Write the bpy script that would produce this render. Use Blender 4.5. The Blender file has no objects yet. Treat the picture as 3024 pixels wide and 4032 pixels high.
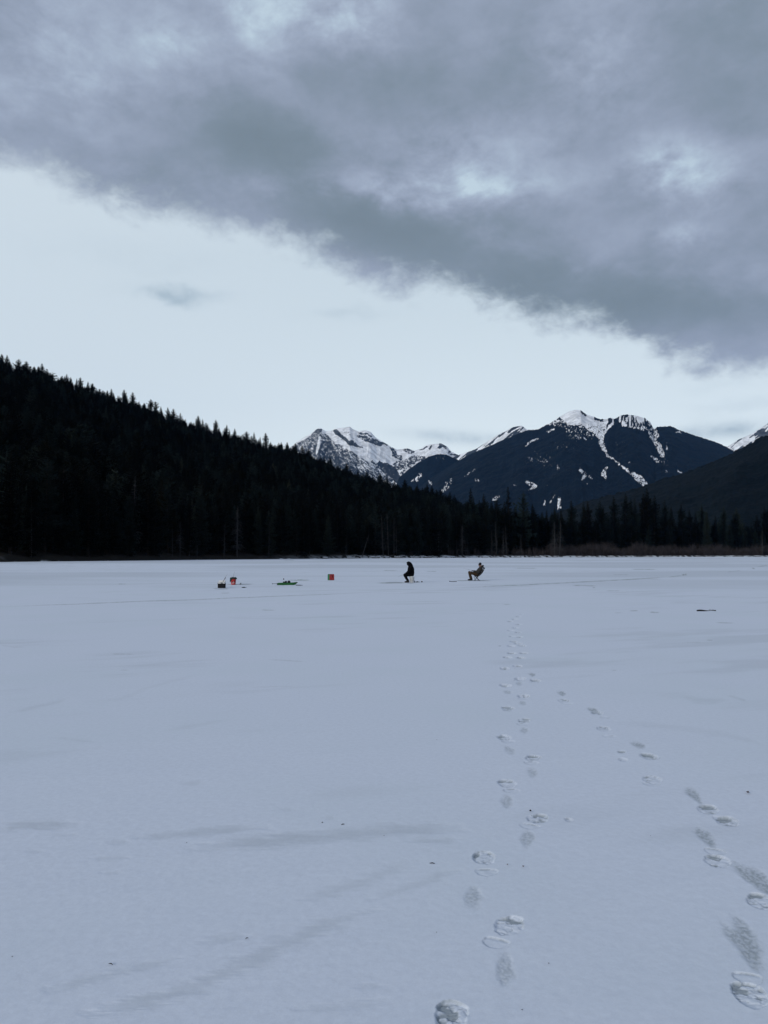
import bpy, bmesh, math, random
import numpy as np
from mathutils import Vector, Matrix

random.seed(7)
rng = np.random.default_rng(11)
SC = bpy.context.scene
COL = SC.collection
R = math.radians

# ------------------------------------------------------------------ camera
F, CX, CY, HOR, CAMH = 3029.0, 1512.0, 2016.0, 2184.0, 1.65
PITCH = math.atan((HOR - CY) / F)
CP, SP = math.cos(PITCH), math.sin(PITCH)


def ray(px, py):
    """photo pixel -> (x/y, z/y) of the world ray (y is straight ahead)"""
    a = (np.asarray(px, float) - CX) / F
    b = (CY - np.asarray(py, float)) / F
    y = CP - b * SP
    z = SP + b * CP
    return a / y, z / y


def at(px, py, z=0.0):
    t, s = ray(px, py)
    Y = (z - CAMH) / s
    return Vector((float(t * Y), float(Y), z))


def project(X, Y, Z):
    d = Y * CP + (Z - CAMH) * SP
    u = -Y * SP + (Z - CAMH) * CP
    return CX + F * X / d, CY - F * u / d


cam = bpy.data.cameras.new("camera")
camo = bpy.data.objects.new("camera", cam)
COL.objects.link(camo)
camo.location = (0, 0, CAMH)
camo.rotation_euler = (math.pi / 2 + PITCH, 0, 0)
cam.sensor_fit = 'VERTICAL'
cam.sensor_height = 36
cam.sensor_width = 27
cam.lens = 36 * F / 4032
cam.clip_start = 0.1
cam.clip_end = 60000
SC.camera = camo
SC.render.resolution_x, SC.render.resolution_y = 768, 1024
SC.view_settings.view_transform = 'Standard'
SC.view_settings.look = 'None'
SC.view_settings.exposure = 0.08
SC.view_settings.gamma = 1
SC.cycles.use_denoising = True
SC.cycles.max_bounces = 6
SC.cycles.volume_bounces = 0


# ------------------------------------------------------------------ numpy noise
def _hash(ix, iy, seed):
    h = (ix.astype(np.int64) * 374761393 + iy.astype(np.int64) * 668265263 + seed * 974711) & 0x7fffffff
    h = ((h ^ (h >> 13)) * 1274126177) & 0x7fffffff
    h = h ^ (h >> 16)
    return (h & 0xffff) / 65535.0


def vnoise(x, y, seed=0):
    ix, iy = np.floor(x), np.floor(y)
    fx, fy = x - ix, y - iy
    fx = fx * fx * fx * (fx * (fx * 6 - 15) + 10)
    fy = fy * fy * fy * (fy * (fy * 6 - 15) + 10)
    a = _hash(ix, iy, seed); b = _hash(ix + 1, iy, seed)
    c = _hash(ix, iy + 1, seed); d = _hash(ix + 1, iy + 1, seed)
    return (a + (b - a) * fx) * (1 - fy) + (c + (d - c) * fx) * fy


def fbm(x, y, seed=0, octv=4, gain=0.5):
    s, a, n = 0.0, 1.0, 0.0
    for k in range(octv):
        s = s + a * vnoise(x + 17.3 * k, y - 9.1 * k, seed + k)
        n += a; a *= gain; x = x * 2.03; y = y * 2.03
    return s / n          # 0..1


def ridged(x, y, seed=0, octv=4):
    s, a, n = 0.0, 1.0, 0.0
    for k in range(octv):
        s = s + a * (1 - np.abs(2 * vnoise(x + 7.7 * k, y + 3.3 * k, seed + k) - 1))
        n += a; a *= 0.5; x = x * 2.1; y = y * 2.1
    return s / n


def sstep(a, b, x):
    t = np.clip((x - a) / (b - a), 0, 1)
    return t * t * (3 - 2 * t)


# ------------------------------------------------------------------ materials
def new_mat(name):
    m = bpy.data.materials.new(name)
    m.use_nodes = True
    nt = m.node_tree
    nt.nodes.clear()
    return m, nt


class NB:
    """small builder for node trees"""
    def __init__(self, nt):
        self.nt = nt

    def n(self, typ, props=None, **ins):
        nd = self.nt.nodes.new(typ)
        for k, v in (props or {}).items():
            setattr(nd, k, v)
        for k, v in ins.items():
            key = int(k[1:]) if k[0] == 'i' and k[1:].isdigit() else k.replace('_', ' ')
            self.set(nd.inputs[key], v)
        return nd

    def set(self, sock, v):
        if isinstance(v, bpy.types.NodeSocket):
            self.nt.links.new(v, sock)
        else:
            sock.default_value = v

    def m(self, op, a, b=0.0, c=0.0, clamp=False):
        nd = self.n('ShaderNodeMath', {'operation': op, 'use_clamp': clamp}, i0=a, i1=b, i2=c)
        return nd.outputs[0]

    def mix(self, f, a, b):
        nd = self.n('ShaderNodeMix', {'data_type': 'RGBA', 'clamp_factor': True})
        self.set(nd.inputs[0], f)
        for s, v in ((nd.inputs[6], a), (nd.inputs[7], b)):
            self.set(s, (*v, 1) if isinstance(v, tuple) and len(v) == 3 else v)
        return nd.outputs[2]

    def smooth(self, a, b, x):
        nd = self.n('ShaderNodeMapRange', {'interpolation_type': 'SMOOTHSTEP'})
        self.set(nd.inputs[0], x); self.set(nd.inputs[1], a); self.set(nd.inputs[2], b)
        return nd.outputs[0]

    def noise(self, vec, scale, detail=4, rough=0.55, dist=0.0, color=False):
        nd = self.n('ShaderNodeTexNoise', None, Vector=vec, Scale=scale, Detail=detail, Roughness=rough, Distortion=dist)
        return nd.outputs['Color' if color else 'Fac']

    def attr(self, name):
        return self.n('ShaderNodeAttribute', {'attribute_name': name}).outputs['Fac']


def simple(name, col, rough=0.7, var=0.25, scale=30, bump=0.0, spec=0.3, metal=0.0, bdist=0.01):
    m, nt = new_mat(name)
    b = NB(nt)
    tc = b.n('ShaderNodeTexCoord').outputs['Object']
    nz = b.noise(tc, scale, 5, 0.6)
    f = b.smooth(0.3, 0.7, nz)
    c = b.mix(f, tuple(x * (1 - var) for x in col), tuple(min(1, x * (1 + var)) for x in col))
    p = b.n('ShaderNodeBsdfPrincipled', None, Base_Color=c, Roughness=rough, Metallic=metal)
    p.inputs['Specular IOR Level'].default_value = spec
    if bump:
        bp = b.n('ShaderNodeBump', None, Strength=bump, Distance=bdist, Height=nz)
        nt.links.new(bp.outputs[0], p.inputs['Normal'])
    o = b.n('ShaderNodeOutputMaterial')
    nt.links.new(p.outputs[0], o.inputs[0])
    return m


M = {}
M['black_cloth'] = simple('black_cloth', (0.0028, 0.0028, 0.004), 0.95, 0.3, 20, 0.4, 0.05)
M['black_cloth_trousers'] = simple('black_cloth_trousers', (0.0038, 0.0038, 0.005), 0.95, 0.3, 20, 0.4, 0.05)
M['boot_leather'] = simple('boot_leather', (0.008, 0.007, 0.007), 0.6, 0.3, 40)
M['skin'] = simple('skin', (0.24, 0.135, 0.10), 0.55, 0.1, 12)
M['eye'] = simple('eye', (0.02, 0.02, 0.02), 0.2, 0.0)
M['tan_trousers'] = simple('tan_trousers', (0.031, 0.017, 0.0068), 0.9, 0.35, 14, 0.5)
M['knit'] = simple('knit', (0.010, 0.009, 0.012), 0.95, 0.3, 60, 0.5)
M['glove'] = simple('glove', (0.02, 0.02, 0.022), 0.85, 0.2, 40)
M['white_plastic'] = simple('white_plastic', (0.62, 0.62, 0.62), 0.45, 0.05, 6)
M['dull_white_plastic'] = simple('dull_white_plastic', (0.40, 0.41, 0.42), 0.5, 0.12, 7)
M['black_plastic'] = simple('black_plastic', (0.006, 0.006, 0.008), 0.6, 0.3, 15, 0, 0.15)
M['grey_plastic'] = simple('grey_plastic', (0.08, 0.09, 0.10), 0.5, 0.2, 15)
M['red_plastic'] = simple('red_plastic', (0.36, 0.022, 0.022), 0.45, 0.12, 9)
M['green_plastic'] = simple('green_plastic', (0.016, 0.105, 0.026), 0.45, 0.15, 7)
M['red_panel'] = simple('red_panel', (0.27, 0.028, 0.028), 0.7, 0.25, 9, 0.3)
M['green_panel'] = simple('green_panel', (0.012, 0.13, 0.055), 0.7, 0.2, 9, 0.3)
M['dark_green_cloth'] = simple('dark_green_cloth', (0.012, 0.026, 0.022), 0.95, 0.5, 12, 0.6)
M['navy_cloth'] = simple('navy_cloth', (0.005, 0.005, 0.013), 0.85, 0.4, 30, 0.5)
M['tin'] = simple('tin', (0.14, 0.155, 0.165), 0.45, 0.25, 30, 0, 0.5, 0.4)
M['steel_blue'] = simple('steel_blue', (0.03, 0.045, 0.07), 0.5, 0.3, 30)
M['dark_metal'] = simple('dark_metal', (0.018, 0.020, 0.024), 0.45, 0.25, 40, 0, 0.5, 0.3)
M['rod_grey'] = simple('rod_grey', (0.07, 0.08, 0.095), 0.4, 0.2, 40)
M['cork'] = simple('cork', (0.05, 0.035, 0.025), 0.8, 0.3, 60)
M['wood_grey'] = simple('wood_grey', (0.075, 0.072, 0.068), 0.9, 0.4, 12, 0.8)
M['bark_dark'] = simple('bark_dark', (0.020, 0.017, 0.016), 0.95, 0.4, 6, 0.8, 0.1)
M['snag_wood'] = simple('snag_wood', (0.042, 0.043, 0.046), 0.95, 0.35, 2, 0.5, 0.1)
M['drift_wood'] = simple('drift_wood', (0.045, 0.040, 0.036), 0.95, 0.4, 4, 0.5, 0.1)
M['log_bark'] = simple('log_bark', (0.020, 0.018, 0.018), 0.95, 0.5, 40, 1.0, 0.1)
M['leaf_brown'] = simple('leaf_brown', (0.06, 0.022, 0.014), 0.8, 0.4, 80)
M['brush'] = simple('brush', (0.034, 0.030, 0.032), 0.95, 0.4, 0.3, 0, 0.05)
M['red_cloth'] = simple('red_cloth', (0.07, 0.014, 0.018), 0.9, 0.3, 20)
M['fish_skin'] = simple('fish_skin', (0.035, 0.050, 0.058), 0.35, 0.35, 30, 0, 0.5)
M['water'] = simple('water', (0.016, 0.024, 0.032), 0.12, 0.1, 8)
M['slush'] = simple('slush', (0.34, 0.40, 0.44), 0.6, 0.15, 14, 0.5)


def camo_mat():
    m, nt = new_mat('camouflage_cloth')
    b = NB(nt)
    tc = b.n('ShaderNodeTexCoord').outputs['Object']
    a = b.noise(tc, 9, 3, 0.5, 0.6)
    c = b.mix(b.smooth(0.44, 0.47, a), (0.008, 0.007, 0.006), (0.012, 0.0098, 0.0085))
    a2 = b.noise(tc, 14, 3, 0.5, 0.8)
    c = b.mix(b.smooth(0.58, 0.61, a2), c, (0.023, 0.0195, 0.0175))
    p = b.n('ShaderNodeBsdfPrincipled', None, Base_Color=c, Roughness=0.9)
    o = b.n('ShaderNodeOutputMaterial')
    nt.links.new(p.outputs[0], o.inputs[0])
    return m


M['camo'] = camo_mat()


def needle_mat(name, dark, light, warm):
    m, nt = new_mat(name)
    b = NB(nt)
    oi = b.n('ShaderNodeObjectInfo').outputs['Random']
    tc = b.n('ShaderNodeTexCoord').outputs['Object']
    nz = b.noise(tc, 0.9, 4, 0.6)
    c = b.mix(b.smooth(0.35, 0.68, nz), dark, light)
    c = b.mix(b.m('MULTIPLY', b.smooth(0.93, 0.99, oi), 0.7), c, warm)
    hs = b.n('ShaderNodeHueSaturation', None, Color=c, Value=b.m('ADD', 0.5, b.m('MULTIPLY', b.m('POWER', b.m('FRACT', b.m('MULTIPLY', oi, 7.31)), 3.0), 2.4)))
    p = b.n('ShaderNodeBsdfPrincipled', None, Base_Color=hs.outputs[0], Roughness=0.9)
    p.inputs['Specular IOR Level'].default_value = 0.05
    o = b.n('ShaderNodeOutputMaterial')
    nt.links.new(p.outputs[0], o.inputs[0])
    return m


M['needles'] = needle_mat('needles', (0.0035, 0.0062, 0.0066), (0.0100, 0.0155, 0.0140), (0.019, 0.019, 0.010))


# ------------------------------------------------------------------ mesh builders
def tag(o, label=None, cat=None, group=None, kind=None):
    if label: o['label'] = label
    if cat: o['category'] = cat
    if group: o['group'] = group
    if kind: o['kind'] = kind
    return o


def link(name, me, mat=None, parent=None, smooth=False):
    o = bpy.data.objects.new(name, me)
    COL.objects.link(o)
    if mat is not None:
        for mm in (mat if isinstance(mat, (list, tuple)) else [mat]):
            me.materials.append(mm)
    if parent is not None:
        o.parent = parent
    if smooth:
        me.shade_smooth()
    return o


def empty(name, loc, rz=0.0):
    o = bpy.data.objects.new(name, None)
    COL.objects.link(o)
    o.location = loc
    o.rotation_euler = (0, 0, rz)
    o.empty_display_size = 0.1
    return o


class MB:
    def __init__(self):
        self.v, self.f = [], []

    def add(self, vs, fs):
        k = len(self.v)
        self.v += [tuple(map(float, x)) for x in vs]
        self.f += [tuple(i + k for i in f) for f in fs]
        return self

    def tube(self, pts, rad, n=8, cap=True):
        pts = [Vector(p) for p in pts]
        if not isinstance(rad, (list, tuple)):
            rad = [rad] * len(pts)
        vs, fs = [], []
        up = None
        for i, p in enumerate(pts):
            d = (pts[min(i + 1, len(pts) - 1)] - pts[max(i - 1, 0)]).normalized()
            if up is None:
                up = Vector((0, 0, 1)) if abs(d.z) < 0.9 else Vector((1, 0, 0))
            a = d.cross(up).normalized()
            b2 = a.cross(d).normalized()
            up = b2
            for k in range(n):
                t = 2 * math.pi * k / n
                vs.append(p + (a * math.cos(t) + b2 * math.sin(t)) * rad[i])
        for i in range(len(pts) - 1):
            for k in range(n):
                fs.append((i * n + k, i * n + (k + 1) % n, (i + 1) * n + (k + 1) % n, (i + 1) * n + k))
        if cap:
            fs.append(tuple(range(n - 1, -1, -1)))
            fs.append(tuple((len(pts) - 1) * n + k for k in range(n)))
        return self.add(vs, fs)

    def lathe(self, prof, n=24, c=(0, 0, 0), wob=0.0, close=True):
        vs, fs = [], []
        for (r, z) in prof:
            for k in range(n):
                t = 2 * math.pi * k / n
                rr = r * (1 + wob * (random.random() - .5))
                vs.append((c[0] + rr * math.cos(t), c[1] + rr * math.sin(t), c[2] + z))
        for i in range(len(prof) - 1):
            for k in range(n):
                fs.append((i * n + k, i * n + (k + 1) % n, (i + 1) * n + (k + 1) % n, (i + 1) * n + k))
        if close:
            fs.append(tuple(range(n - 1, -1, -1)))
            fs.append(tuple((len(prof) - 1) * n + k for k in range(n)))
        return self.add(vs, fs)

    def rbox(self, c, s, r=0.01, top=(1, 1), mat=None):
        """rounded-corner box: c centre of base, s size, top scale of the upper face"""
        hx, hy, hz = s[0] / 2, s[1] / 2, s[2]
        r = min(r, hx * .9, hy * .9)
        ring = []
        for (sx, sy, a0) in ((1, 1, 0), (-1, 1, 90), (-1, -1, 180), (1, -1, 270)):
            for q in (0, 30, 60, 90):
                a = R(a0 + q)
                ring.append((sx * (hx - r) + r * math.cos(a), sy * (hy - r) + r * math.sin(a)))
        n = len(ring)
        lv = [(0, .97), (min(r, hz * .2), 1), (hz - min(r, hz * .2), 1), (hz, .97)]
        vs, fs = [], []
        for (z, k) in lv:
            f = z / hz
            for (x, y) in ring:
                p = Vector((x * k * (1 + (top[0] - 1) * f), y * k * (1 + (top[1] - 1) * f), z))
                if mat is not None:
                    p = mat @ p
                vs.append(p + Vector(c))
        for i in range(3):
            for k in range(n):
                fs.append((i * n + k, i * n + (k + 1) % n, (i + 1) * n + (k + 1) % n, (i + 1) * n + k))
        fs.append(tuple(range(n - 1, -1, -1)))
        fs.append(tuple(3 * n + k for k in range(n)))
        return self.add(vs, fs)

    def ellipsoid(self, c, r, nu=16, nv=10, wob=0.0, seed=0):
        rr = random.Random(seed)
        vs, fs = [], []
        for i in range(nv + 1):
            th = math.pi * i / nv
            for k in range(nu):
                ph = 2 * math.pi * k / nu
                w = 1 + wob * (rr.random() - .5)
                vs.append((c[0] + r[0] * math.sin(th) * math.cos(ph) * w, c[1] + r[1] * math.sin(th) * math.sin(ph) * w, c[2] + r[2] * math.cos(th) * w))
        for i in range(nv):
            for k in range(nu):
                fs.append((i * nu + k, (i + 1) * nu + k, (i + 1) * nu + (k + 1) % nu, i * nu + (k + 1) % nu))
        return self.add(vs, fs)

    def mesh(self, name):
        me = bpy.data.meshes.new(name)
        me.from_pydata(self.v, [], self.f)
        me.update()
        return me

    def build(self, name, mat, parent=None, smooth=False):
        return link(name, self.mesh(name), mat, parent, smooth)


def grid_mesh(name, X, Y, Z, attrs=None, smooth=True):
    nr, nc = X.shape
    me = bpy.data.meshes.new(name)
    me.vertices.add(nr * nc)
    co = np.stack([X, Y, Z], -1).reshape(-1, 3).astype(np.float32)
    me.vertices.foreach_set('co', co.ravel())
    i = np.arange((nr - 1) * (nc - 1))
    r0, c0 = i // (nc - 1), i % (nc - 1)
    a = r0 * nc + c0
    q = np.stack([a, a + 1, a + nc + 1, a + nc], -1).astype(np.int32)
    me.loops.add(len(i) * 4)
    me.loops.foreach_set('vertex_index', q.ravel())
    me.polygons.add(len(i))
    me.polygons.foreach_set('loop_start', (np.arange(len(i)) * 4).astype(np.int32))
    me.update(calc_edges=True)
    for k, v in (attrs or {}).items():
        at_ = me.attributes.new(k, 'FLOAT', 'POINT')
        at_.data.foreach_set('value', v.reshape(-1).astype(np.float32))
    if smooth:
        me.shade_smooth()
    me.validate()
    return me


# ------------------------------------------------------------------ world: sky and clouds
SUN_AZ, SUN_EL = R(-140), R(20)       # azimuth from straight ahead (+Y), positive to the right


def azel(px, py):
    t, s = ray(px, py)
    return math.atan(t), math.atan(float(s) / math.sqrt(1 + float(t) ** 2))


def dz(x, y):            # coordinates read on the 1659-wide view of the photograph
    k = 3024 / 1659
    return azel(x * k, y * k)


def build_world():
    w = bpy.data.worlds.new("World")
    SC.world = w
    w.use_nodes = True
    nt = w.node_tree
    nt.nodes.clear()
    b = NB(nt)
    d = b.n('ShaderNodeTexCoord').outputs['Generated']
    sep = b.n('ShaderNodeSeparateXYZ', None, Vector=d)
    dx, dy, dzz = sep.outputs
    az = b.m('ARCTAN2', dx, dy)
    el = b.m('ARCSINE', dzz)
    # cloud-layer coordinates: a flat layer overhead
    rot = b.n('ShaderNodeMapping', None, Vector=d, Rotation=(0, R(20), 0), Scale=(1.0, 1.0, 1.75)).outputs[0]
    wv = b.noise(rot, 3.2, 5, 0.6, 0.0, True)
    ws = b.n('ShaderNodeSeparateXYZ', None, Vector=wv)
    wx = b.m('SUBTRACT', ws.outputs[0], 0.5)
    wy = b.m('SUBTRACT', ws.outputs[1], 0.5)
    fine = b.noise(rot, 11.0, 9, 0.60, 0.25)
    fin0 = b.m('SUBTRACT', fine, 0.5)
    big = b.noise(rot, 4.2, 8, 0.56, 0.35)
    azw = b.m('ADD', az, b.m('ADD', b.m('MULTIPLY', wx, 0.10), b.m('MULTIPLY', fin0, 0.06)))
    elw = b.m('ADD', el, b.m('ADD', b.m('MULTIPLY', wy, 0.07), b.m('MULTIPLY', fin0, 0.05)))
    # lower edge of the cloud sheet
    edge = [(-200, 315), (0, 360), (100, 392), (220, 446), (400, 478), (520, 515), (640, 542), (740, 585), (870, 622), (980, 624),
            (1050, 662), (1150, 692), (1300, 716), (1400, 765), (1480, 795), (1659, 806), (1900, 850)]
    pts = [dz(*p) for p in edge]
    A0, A1 = -0.75, 0.75
    pts = [(A0, 0.62)] + pts + [(A1, 0.10)]
    fc = b.n('ShaderNodeFloatCurve')
    cu = fc.mapping.curves[0]
    cu.points[0].location = (0, pts[0][1]); cu.points[1].location = (1, pts[-1][1])
    for (a, e) in pts[1:-1]:
        cu.points.new((a - A0) / (A1 - A0), e)
    fc.mapping.update()
    azn = b.m('DIVIDE', b.m('SUBTRACT', az, A0), A1 - A0, clamp=True)
    b.set(fc.inputs[1], azn)
    ed = fc.outputs[0]
    dist = b.m('ADD', b.m('SUBTRACT', el, ed), 0.016)
    rag = b.noise(b.n('ShaderNodeMapping', None, Vector=d, Rotation=(0, R(16), 0), Scale=(1.0, 1.0, 1.5)).outputs[0], 34.0, 7, 0.62, 0.3)
    rag0 = b.m('SUBTRACT', rag, 0.5)
    dist = b.m('ADD', dist, b.m('ADD', b.m('MULTIPLY', wy, 0.024), b.m('MULTIPLY', fin0, 0.036)))
    dens = b.smooth(0.0, 1.0, b.m('ADD', b.m('DIVIDE', dist, 0.050), b.m('ADD', b.m('MULTIPLY', rag0, 1.10), b.m('MULTIPLY', fin0, 0.9))))

    def gauss(x, y, sx, sy, warp=True, slope=0.0):
        a, e = dz(x, y)
        k = 3024 / 1659 / F
        u = b.m('SUBTRACT', azw if warp else az, a)
        v = b.m('SUBTRACT', elw if warp else el, e)
        if slope:
            v = b.m('ADD', v, b.m('MULTIPLY', u, slope))
        u = b.m('DIVIDE', u, sx * k)
        v = b.m('DIVIDE', v, sy * k)
        s = b.m('ADD', b.m('MULTIPLY', u, u), b.m('MULTIPLY', v, v))
        return b.m('EXPONENT', b.m('MULTIPLY', s, -1.0))

    def total(lst):
        s = None
        for (amt, *g) in lst:
            t = b.m('MULTIPLY', gauss(*g), amt)
            s = t if s is None else b.m('ADD', s, t)
        return s

    lights = total([(0.25, 1130, 402, 140, 34), (0.20, 1020, 378, 120, 46), (0.24, 790, 60, 100, 45), (0.24, 370, 95, 90, 55), (0.18, 560, 70, 80, 80), (0.26, 1490, 497, 65, 20),
                    (0.35, 1530, 380, 80, 45), (0.30, 1450, 330, 80, 35), (0.20, 1300, 130, 120, 90), (0.22, 120, 120, 160, 130), (0.25, 640, 20, 180, 60),
                    (0.18, 800, 405, 150, 30), (0.16, 560, 395, 160, 40), (0.20, 1000, 320, 240, 60)])
    darks = total([(0.30, 560, 330, 170, 60), (0.34, 900, 540, 330, 70, True, 0.30), (0.30, 1350, 640, 300, 55, True, 0.12), (0.22, 780, 470, 300, 50, True, 0.25),
                   (0.18, 820, 190, 230, 90), (0.14, 1150, 210, 200, 80), (0.16, 1580, 690, 160, 60), (0.12, 1550, 120, 160, 110), (0.10, 260, 260, 200, 60)])
    v = b.m('ADD', b.m('ADD', 0.475, b.m('MULTIPLY', rag0, 0.13)), b.m('MULTIPLY', b.m('SUBTRACT', big, 0.5), 0.70))
    v = b.m('ADD', v, b.m('MULTIPLY', fin0, 0.34))
    v = b.m('ADD', v, b.m('SUBTRACT', b.m('MULTIPLY', lights, b.m('ADD', 1.0, b.m('ADD', b.m('MULTIPLY', fin0, 2.6), b.m('MULTIPLY', rag0, 1.4)))), b.m('MULTIPLY', darks, 0.80)))
    ramp = b.n('ShaderNodeValToRGB', None, Fac=v)
    cr = ramp.color_ramp
    cr.interpolation = 'B_SPLINE'
    stops = [(0.0, (0.178, 0.228, 0.272)), (0.26, (0.206, 0.262, 0.318)), (0.45, (0.272, 0.320, 0.416)), (0.66, (0.355, 0.414, 0.528)),
             (0.84, (0.428, 0.525, 0.630)), (1.0, (0.54, 0.66, 0.745))]
    cr.elements[0].position, cr.elements[0].color = stops[0][0], (*stops[0][1], 1)
    cr.elements[1].position, cr.elements[1].color = stops[-1][0], (*stops[-1][1], 1)
    for p, c in stops[1:-1]:
        e = cr.elements.new(p); e.color = (*c, 1)
    cloud = ramp.outputs[0]
    # clear sky below the sheet: the sky texture behind thin high haze
    sky = b.n('ShaderNodeTexSky', {'sky_type': 'NISHITA', 'sun_disc': False, 'sun_elevation': SUN_EL, 'sun_rotation': SUN_AZ, 'air_density': 1.0, 'dust_density': 2.0, 'altitude': 600}).outputs[0]
    grad = b.smooth(0.02, 0.40, el)
    pale = b.mix(grad, (8.3, 9.2, 9.55), (6.1, 7.1, 7.75))
    west = b.smooth(0.15, -0.50, az)
    pale = b.mix(b.m('MULTIPLY', west, 0.75), pale, (6.5, 7.4, 8.05))
    clear = b.mix(0.93, sky, pale)
    wisps = total([(0.85, 385, 628, 80, 13), (0.30, 760, 668, 70, 12), (0.62, 990, 945, 120, 14, False, 0.08), (0.75, 1560, 930, 130, 16, False), (0.16, 1590, 832, 70, 16), (0.25, 1640, 880, 90, 14),
                   (0.12, 300, 560, 200, 24), (0.25, 690, 560, 40, 14)])
    clear = b.mix(b.m('MULTIPLY', wisps, b.m('ADD', 0.85, b.m('ADD', b.m('MULTIPLY', fin0, 2.0), b.m('MULTIPLY', rag0, 2.0)))), clear, (4.2, 5.2, 6.0))
    sc = b.n('ShaderNodeVectorMath', {'operation': 'SCALE'})
    b.set(sc.inputs[0], cloud); sc.inputs['Scale'].default_value = 10.0
    col = b.mix(dens, clear, sc.outputs[0])
    # the open sky low behind the camera is brighter than the sheet overhead
    bg = b.n('ShaderNodeBackground', None, Color=col, Strength=0.1)
    o = b.n('ShaderNodeOutputWorld')
    nt.links.new(bg.outputs[0], o.inputs[0])


build_world()

sun = bpy.data.lights.new("sun", 'SUN')
sun.energy = 1.5
sun.angle = R(14)
sun.color = (1.0, 0.95, 0.88)
so = bpy.data.objects.new("sun", sun)
COL.objects.link(so)
sd = Vector((math.sin(SUN_AZ) * math.cos(SUN_EL), math.cos(SUN_AZ) * math.cos(SUN_EL), math.sin(SUN_EL)))
so.rotation_euler = sd.to_track_quat('Z', 'Y').to_euler()
so.location = (0, -20, 60)


# ------------------------------------------------------------------ haze
def build_haze():
    mb = MB()
    x, y0, y1, z0, z1 = 9000, -900, 14500, -1.6, 2900
    mb.add([(-x, y0, z0), (x, y0, z0), (x, y1, z0), (-x, y1, z0), (-x, y0, z1), (x, y0, z1), (x, y1, z1), (-x, y1, z1)],
           [(3, 2, 1, 0), (4, 5, 6, 7), (0, 1, 5, 4), (1, 2, 6, 5), (2, 3, 7, 6), (3, 0, 4, 7)])
    m, nt = new_mat('haze')
    b = NB(nt)
    v = b.n('ShaderNodeVolumePrincipled', None, Color=(0.16, 0.44, 1.0, 1), Density=1.1e-5)
    o = b.n('ShaderNodeOutputMaterial')
    nt.links.new(v.outputs[0], o.inputs['Volume'])
    tag(mb.build('haze', m), kind='stuff', label='thin blue haze between the lake and the mountains')


build_haze()

# ------------------------------------------------------------------ snow on the frozen lake
K = 3024 / 1659                      # the 1659-wide view
stain_strokes = []                   # (list of (px,py), half width in photo px, strength, soft)


def stroke(pts, w, s, tr=(0, 0, 1)):
    stain_strokes.append(([(tr[0] + x * tr[2], tr[1] + y * tr[2]) for x, y in pts], w, s))


V8 = (0, 3000, 1800 / 1659)
V7 = (1800, 1900, 1224 / 1659)
V7L = (0, 2200, 1500 / 1659)
V2 = (1500, 2180, 500 / 1659)
V1 = (800, 2180, 600 / 1659)
V6 = (1800, 2380, 1224 / 1659)
D1 = (0, 0, K)
# wind-bared bands near the camera
stroke([(0, 240), (90, 232), (180, 226), (270, 226)], 17, .55, V8)
stroke([(500, 278), (700, 258), (960, 236)], 14, .55, V8)
stroke([(700, 318), (850, 300), (1050, 280), (1250, 268), (1450, 250), (1659, 240)], 24, .60, V8)
stroke([(1500, 285), (1659, 288)], 14, .4, V8)
stroke([(180, 830), (330, 790), (500, 745), (650, 710)], 16, .45, V8)
stroke([(330, 912), (520, 870), (700, 822), (900, 730), (1050, 650), (1200, 585), (1350, 535)], 26, .55, V8)
stroke([(1350, 500), (1500, 450), (1659, 400)], 14, .35, V8)
stroke([(1100, 500), (1300, 445), (1500, 365)], 20, .35, V8)
stroke([(740, 650), (880, 635)], 20, .35, V8)
stroke([(340, 352), (460, 350)], 9, .3, V8)
stroke([(400, 295), (460, 292)], 9, .35, V8)
stroke([(370, 404), (440, 404)], 9, .3, V8)
stroke([(1080, 900), (1250, 890), (1400, 870)], 18, .25, V8)
stroke([(670, 78), (730, 76)], 12, .35, V8)
stroke([(200, 268), (280, 266)], 7, .25, V8)
stroke([(100, 325), (150, 325)], 8, .25, V8)
stroke([(1030, 172), (1070, 172)], 8, .3, V8)
stroke([(1180, 205), (1220, 205)], 10, .25, V8)
stroke([(1300, 820), (1380, 815)], 14, .3, V8)
stroke([(50, 670), (150, 650), (300, 612)], 7, .3, V7L)
stroke([(480, 415), (590, 417)], 3, .45, V7L)
stroke([(520, 486), (560, 486)], 2.5, .4, V7L)
stroke([(380, 628), (530, 608), (720, 540), (880, 503)], 6, .15, V7L)
stroke([(0, 375), (60, 386), (110, 385)], 3, .25, V7L)
stroke([(1170, 440), (1330, 448)], 3, .3, V7L)
stroke([(1080, 560), (1290, 556)], 2.5, .2, V7L)
stroke([(700, 815 - 60), (1000, 700)], 7, .18, V7L)
stroke([(230, 780), (430, 800)], 6, .2, V7L)
# faint trail on the right
stroke([(1330, 1558), (1460, 1572), (1560, 1585), (1659, 1612)], 10, .22, D1)
stroke([(1170, 490), (1300, 515), (1440, 518)], 9, .35, V6)
stroke([(1440, 487), (1550, 518)], 5, .3, V6)
stroke([(1210, 203), (1310, 205)], 4, .4, V6)
stroke([(1380, 96), (1480, 99)], 2, .7, V6)
stroke([(1330, 191), (1366, 192)], 2, .7, V6)
stroke([(920, 33), (965, 33)], 2.2, 1.0, V6)
stroke([(1030, 41), (1080, 42)], 2.4, 1.0, V6)
stroke([(840, 45), (882, 45)], 1.6, .4, V6)
stroke([(245, -1), (285, 0)], 2, .5, V6)
stroke([(222, 223), (236, 223)], 2.2, .9, V6)
stroke([(825, 352), (850, 352)], 2, .6, V6)
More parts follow.
